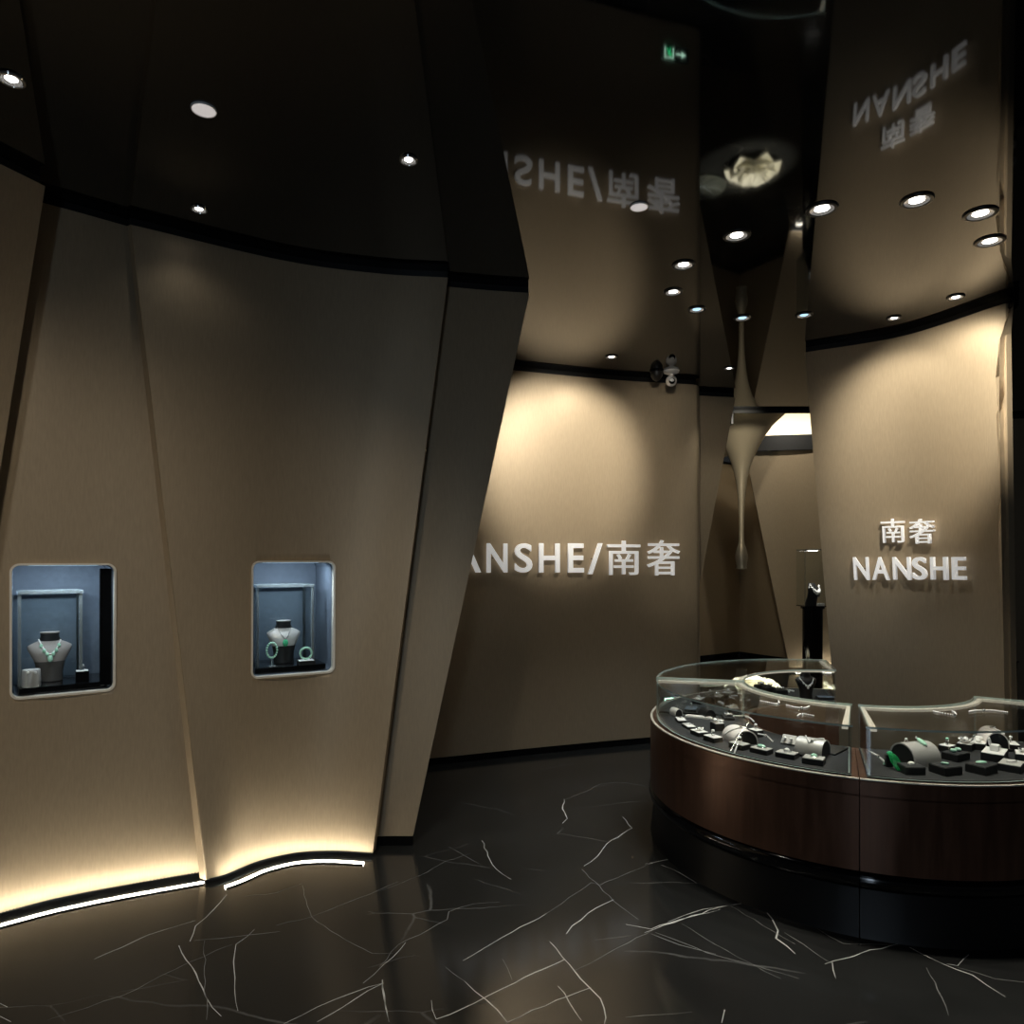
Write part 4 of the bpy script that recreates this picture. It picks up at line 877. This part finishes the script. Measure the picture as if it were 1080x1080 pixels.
def petal(length, width, cup):
    bm = BM(); g = []
    for i in range(9):
        t = i/8; w = width*math.sin(PI*min(1, t*.80+.12))**.55*math.sqrt(max(.004, 1-max(0, (t-.7)/.3)**2.2)); row = []
        for j in range(7):
            s = (j-3)/3; row.append((t*length, s*w/2, .02+cup*t**1.6*length+.10*w*s*s*3))
        g.append(row)
    top = [[bm.verts.new(v) for v in row] for row in g]; bot = [[bm.verts.new((v[0], v[1], v[2]-.008)) for v in row] for row in g]
    for i in range(8):
        for j in range(6):
            bm.faces.new((top[i][j], top[i+1][j], top[i+1][j+1], top[i][j+1])); bm.faces.new((bot[i][j], bot[i][j+1], bot[i+1][j+1], bot[i+1][j]))
    for i in range(8):
        bm.faces.new((top[i][0], bot[i][0], bot[i+1][0], top[i+1][0])); bm.faces.new((top[i][6], top[i+1][6], bot[i+1][6], bot[i][6]))
    for j in range(6):
        bm.faces.new((top[8][j], bot[8][j], bot[8][j+1], top[8][j+1])); bm.faces.new((top[0][j], top[0][j+1], bot[0][j+1], bot[0][j]))
    return bm
for n, ln, wd, cup, z, off in ((7, .34, .30, .10, .0, 0), (6, .25, .23, .24, .04, .4), (4, .17, .18, .40, .075, .2)):
    for i in range(n):
        o = link('petal', petal(ln*random.uniform(.92, 1.06), wd, cup), M['petal'], r); o.rotation_euler = (0, 0, off+2*PI*i/n); o.location = (0, 0, z)
bm = BM(); lathe(bm, [(0, .0), (.05, .0), (.06, .05), (.055, .10), (0, .105)], 20); link('seed_pod', bm, M['leaf'], r)
r = empty('lotus_leaf', 'dark veined lotus leaf beside the pale lotus flower', 'leaf sculpture', (2.42, 9.1, 0), 0)
bm = BM(); lathe(bm, [(0, .012), (.08, .016), (.2, .028), (.28, .045), (.31, .04), (.30, .028), (.2, .01), (0, .002)], 36); link('blade', bm, M['leaf'], r)
bm = BM()
for i in range(11):
    a = 2*PI*i/11; tube(bm, [(.01*math.cos(a), .01*math.sin(a), .016), (.15*math.cos(a), .15*math.sin(a), .026), (.27*math.cos(a+.06), .27*math.sin(a+.06), .047)], [.007, .006, .004], 6)
link('veins', bm, M['pale_steel'], r)
bpy.context.view_layer.update()
spot(None, (3.9, 7.62, 3.1), (LX-.08, LY+.05, 0), 1900, 21, .5, (1, .95, .78), .02)  # unseen spot without a fixture, added to brighten the lotus
spot(None, (2.3, 6.95, 3.17), (ax, Yd, 2.6), 55, 50, .6, (1, .93, .76), .05)  # added spot with no fixture, brightens the funnel
spot(None, (3.75, 9.0, 3.9), (4.1, 10.2, 1.9), 60, 100, 1, (1, .93, .8), .05)  # added spot with no fixture, lifts the far gold panel

# ------------------------------------------------------------------ pedestal showcase by the far gold wall
def pedestal(loc, label, k=1.):
    r = empty('display_pedestal', label, 'display pedestal', loc); hb, ht, s = 1.03, 1.735, .30
    bm = BM(); lathe(bm, [(0, 0), (.125, 0), (.125, .03), (.112, .035), (.112, .10), (.118, .11), (.118, hb-.03), (.14, hb-.025), (.14, hb), (0, hb)], 36); link('column', bm, M['black_gloss'], r)
    bm = BM(); box(bm, (0, 0, hb+.006), (s, s*.9, .012), .002); link('base_plate', bm, M['black_gloss'], r, False)
    for c, sz in (((-s/2+.004, 0, 0), (.006, s*.9-.02, 1)), ((s/2-.004, 0, 0), (.006, s*.9-.02, 1)), ((0, -s*.45+.004, 0), (s-.002, .006, 1)), ((0, s*.45-.004, 0), (s-.002, .006, 1))):
        bm = BM(); box(bm, (c[0], c[1], (hb+ht)/2), (sz[0], sz[1], ht-hb-.03)); link('glass_pane', bm, M['glass'], r, False)
    for sx in (-1, 1):
        bm = BM(); box(bm, (sx*(s/2-.001), -s*.45+.001, (hb+ht)/2), (.006, .006, ht-hb-.03)); link('corner_edge', bm, M['pale_steel'], r, False)
    bm = BM(); box(bm, (0, 0, ht-.007), (s, s*.9, .014), .002); link('lid', bm, M['pale_steel'], r, False)
    bm = BM(); lathe(bm, [(0, -.006), (.05, -.006), (.06, 0), (0, 0)], 20, (0, 0, ht-.014)); link('lamp', bm, M['lens'], r)
    return r, hb+.012
pl = (at(857, 640, 8.8).x, 8.8, 0); pr_, hp = pedestal(pl, 'black pedestal with a tall glass showcase in front of the far gold wall')
bpy.context.view_layer.update(); spot(pr_, (pl[0], pl[1], 1.70), (pl[0], pl[1], 1.0), 22, 100, .5, (1, .96, .88), .03)
r = empty('jewellery_bust', 'black curved bust inside the pedestal showcase', 'necklace bust', (pl[0]+.0, pl[1], hp), .5)
bm = BM(); prev = None
for z, rx, ry, y0 in ((0, .06, .07, .03), (.05, .062, .066, .02), (.11, .07, .055, 0), (.17, .085, .045, -.015), (.215, .09, .035, -.01), (.25, .06, .032, .01), (.275, .045, .03, .02)):
    ring = [bm.verts.new((rx*math.cos(2*PI*i/24), y0+ry*math.sin(2*PI*i/24), z)) for i in range(24)]
    if prev: [bm.faces.new((prev[i], prev[(i+1) % 24], ring[(i+1) % 24], ring[i])) for i in range(24)]
    else: bm.faces.new(ring[::-1])
    prev = ring
bm.faces.new(prev); link('torso', bm, M['black_leather'], r)
r = empty('necklace', 'white flower necklace on the black bust inside the pedestal showcase', 'necklace', (pl[0], pl[1], hp), .5); bm = BM()
for i in range(15):
    t = -1+2*i/14; x = .075*t; z = .155+.085*t*t; ball(bm, (x, -.082+.05*t*t, z), .024 if abs(t) < .6 else .017, (1, .6, 1), 8, 6)
link('blossoms', bm, M['pearl'], r); bm = BM(); ball(bm, (.0, -.085, .135), .022, (1, .6, 1.3), 10, 8); link('pendant', bm, M['silver'], r)
block((pl[0]+.07, pl[1]-.07, hp), .4, (.07, .06, .03), M['pad_white'], 'small white block at the front of the pedestal showcase', top=M['pad_white'])
q = at(1060, 700, 7.2); r = empty('display_stand', 'slim black stand half hidden behind the edge of the curved sign wall', 'display stand', (q.x, q.y, 0))
bm = BM(); box(bm, (0, 0, .29), (.15, .15, .58), .004); link('column', bm, M['black_gloss'], r, False); bm = BM(); box(bm, (0, 0, .585), (.17, .17, .012), .002); link('top', bm, M['black_gloss'], r, False)
for z, lab in ((.591, 'lower white ring box on the slim black stand past the curved wall'), (.755, 'upper white ring box on a clear riser past the curved wall')):
    b = empty('ring_box', lab, 'ring box', (q.x+.035, q.y-.03, z)); bm = BM(); box(bm, (0, 0, .03), (.07, .07, .06), .006); link('body', bm, M['white_plastic'], b, False); bm = BM(); box(bm, (0, -.036, .03), (.03, .004, .03), .001); link('clasp', bm, M['steel'], b, False)
b = empty('riser', 'clear riser between the two white ring boxes', 'riser', (q.x+.035, q.y-.03, .652)); bm = BM(); box(bm, (0, 0, .051), (.06, .06, .10), .002); link('block', bm, M['glass'], b, False); bm = BM(); box(bm, (0, 0, .0515), (.008, .062, .101)); link('core', bm, M['pale_steel'], b, False)

# ------------------------------------------------------------------ low exit sign on the sign wall, behind the counter (the ceiling mirrors it)
pE = panels['E']; u, v = pE.hit(711, 741); q = pE.P(u, v); X = pE.tan(u, v); Nn = X.cross(Vector((0, 0, 1))).normalized()
r = empty('exit_sign', 'small green exit sign with doorway and arrow low on the sign wall behind the counter', 'exit sign', q+Nn*.001, math.atan2(X.y, X.x))
bm = BM(); box(bm, (0, -.010, 0), (.26, .02, .12), .003); link('case', bm, M['black_plastic'], r, False)
bm = BM()
for c, s in (((-.10, 0, 0), (.010, 1, .094)), ((-.02, 0, 0), (.010, 1, .094)), ((-.06, 0, .044), (.09, 1, .010))): box(bm, (c[0], -.0215, c[2]), (s[0], .003, s[2]))
link('doorway_symbol', bm, M['exit_white'], r, False)
bm = BM(); tube(bm, [(-.062, -.0215, -.005), (-.05, -.0215, .015)], .009, 8); ball(bm, (-.046, -.0215, .028), .009, (1, .3, 1), 10, 8)
for a, b, c in (((-.062, -.005), (-.075, -.02), (-.082, -.035)), ((-.06, -.006), (-.048, -.018), (-.048, -.038)), ((-.052, .014), (-.038, .006), (-.03, .012)), ((-.052, .014), (-.066, .016), (-.074, .006))):
    tube(bm, [(a[0], -.0215, a[1]), (b[0], -.0215, b[1]), (c[0], -.0215, c[1])], .0055, 6)
link('running_figure', bm, M['exit_green'], r)
bm = BM(); box(bm, (.035, -.0215, 0), (.06, .003, .014)); vs = [bm.verts.new(p) for p in ((.06, -.0232, .028), (.06, -.0232, -.028), (.105, -.0232, 0), (.06, -.0200, .028), (.06, -.0200, -.028), (.105, -.0200, 0))]
for f in ((0, 1, 2), (5, 4, 3), (0, 3, 4, 1), (1, 4, 5, 2), (2, 5, 3, 0)): bm.faces.new([vs[k] for k in f])
link('arrow', bm, M['exit_white'], r, False)
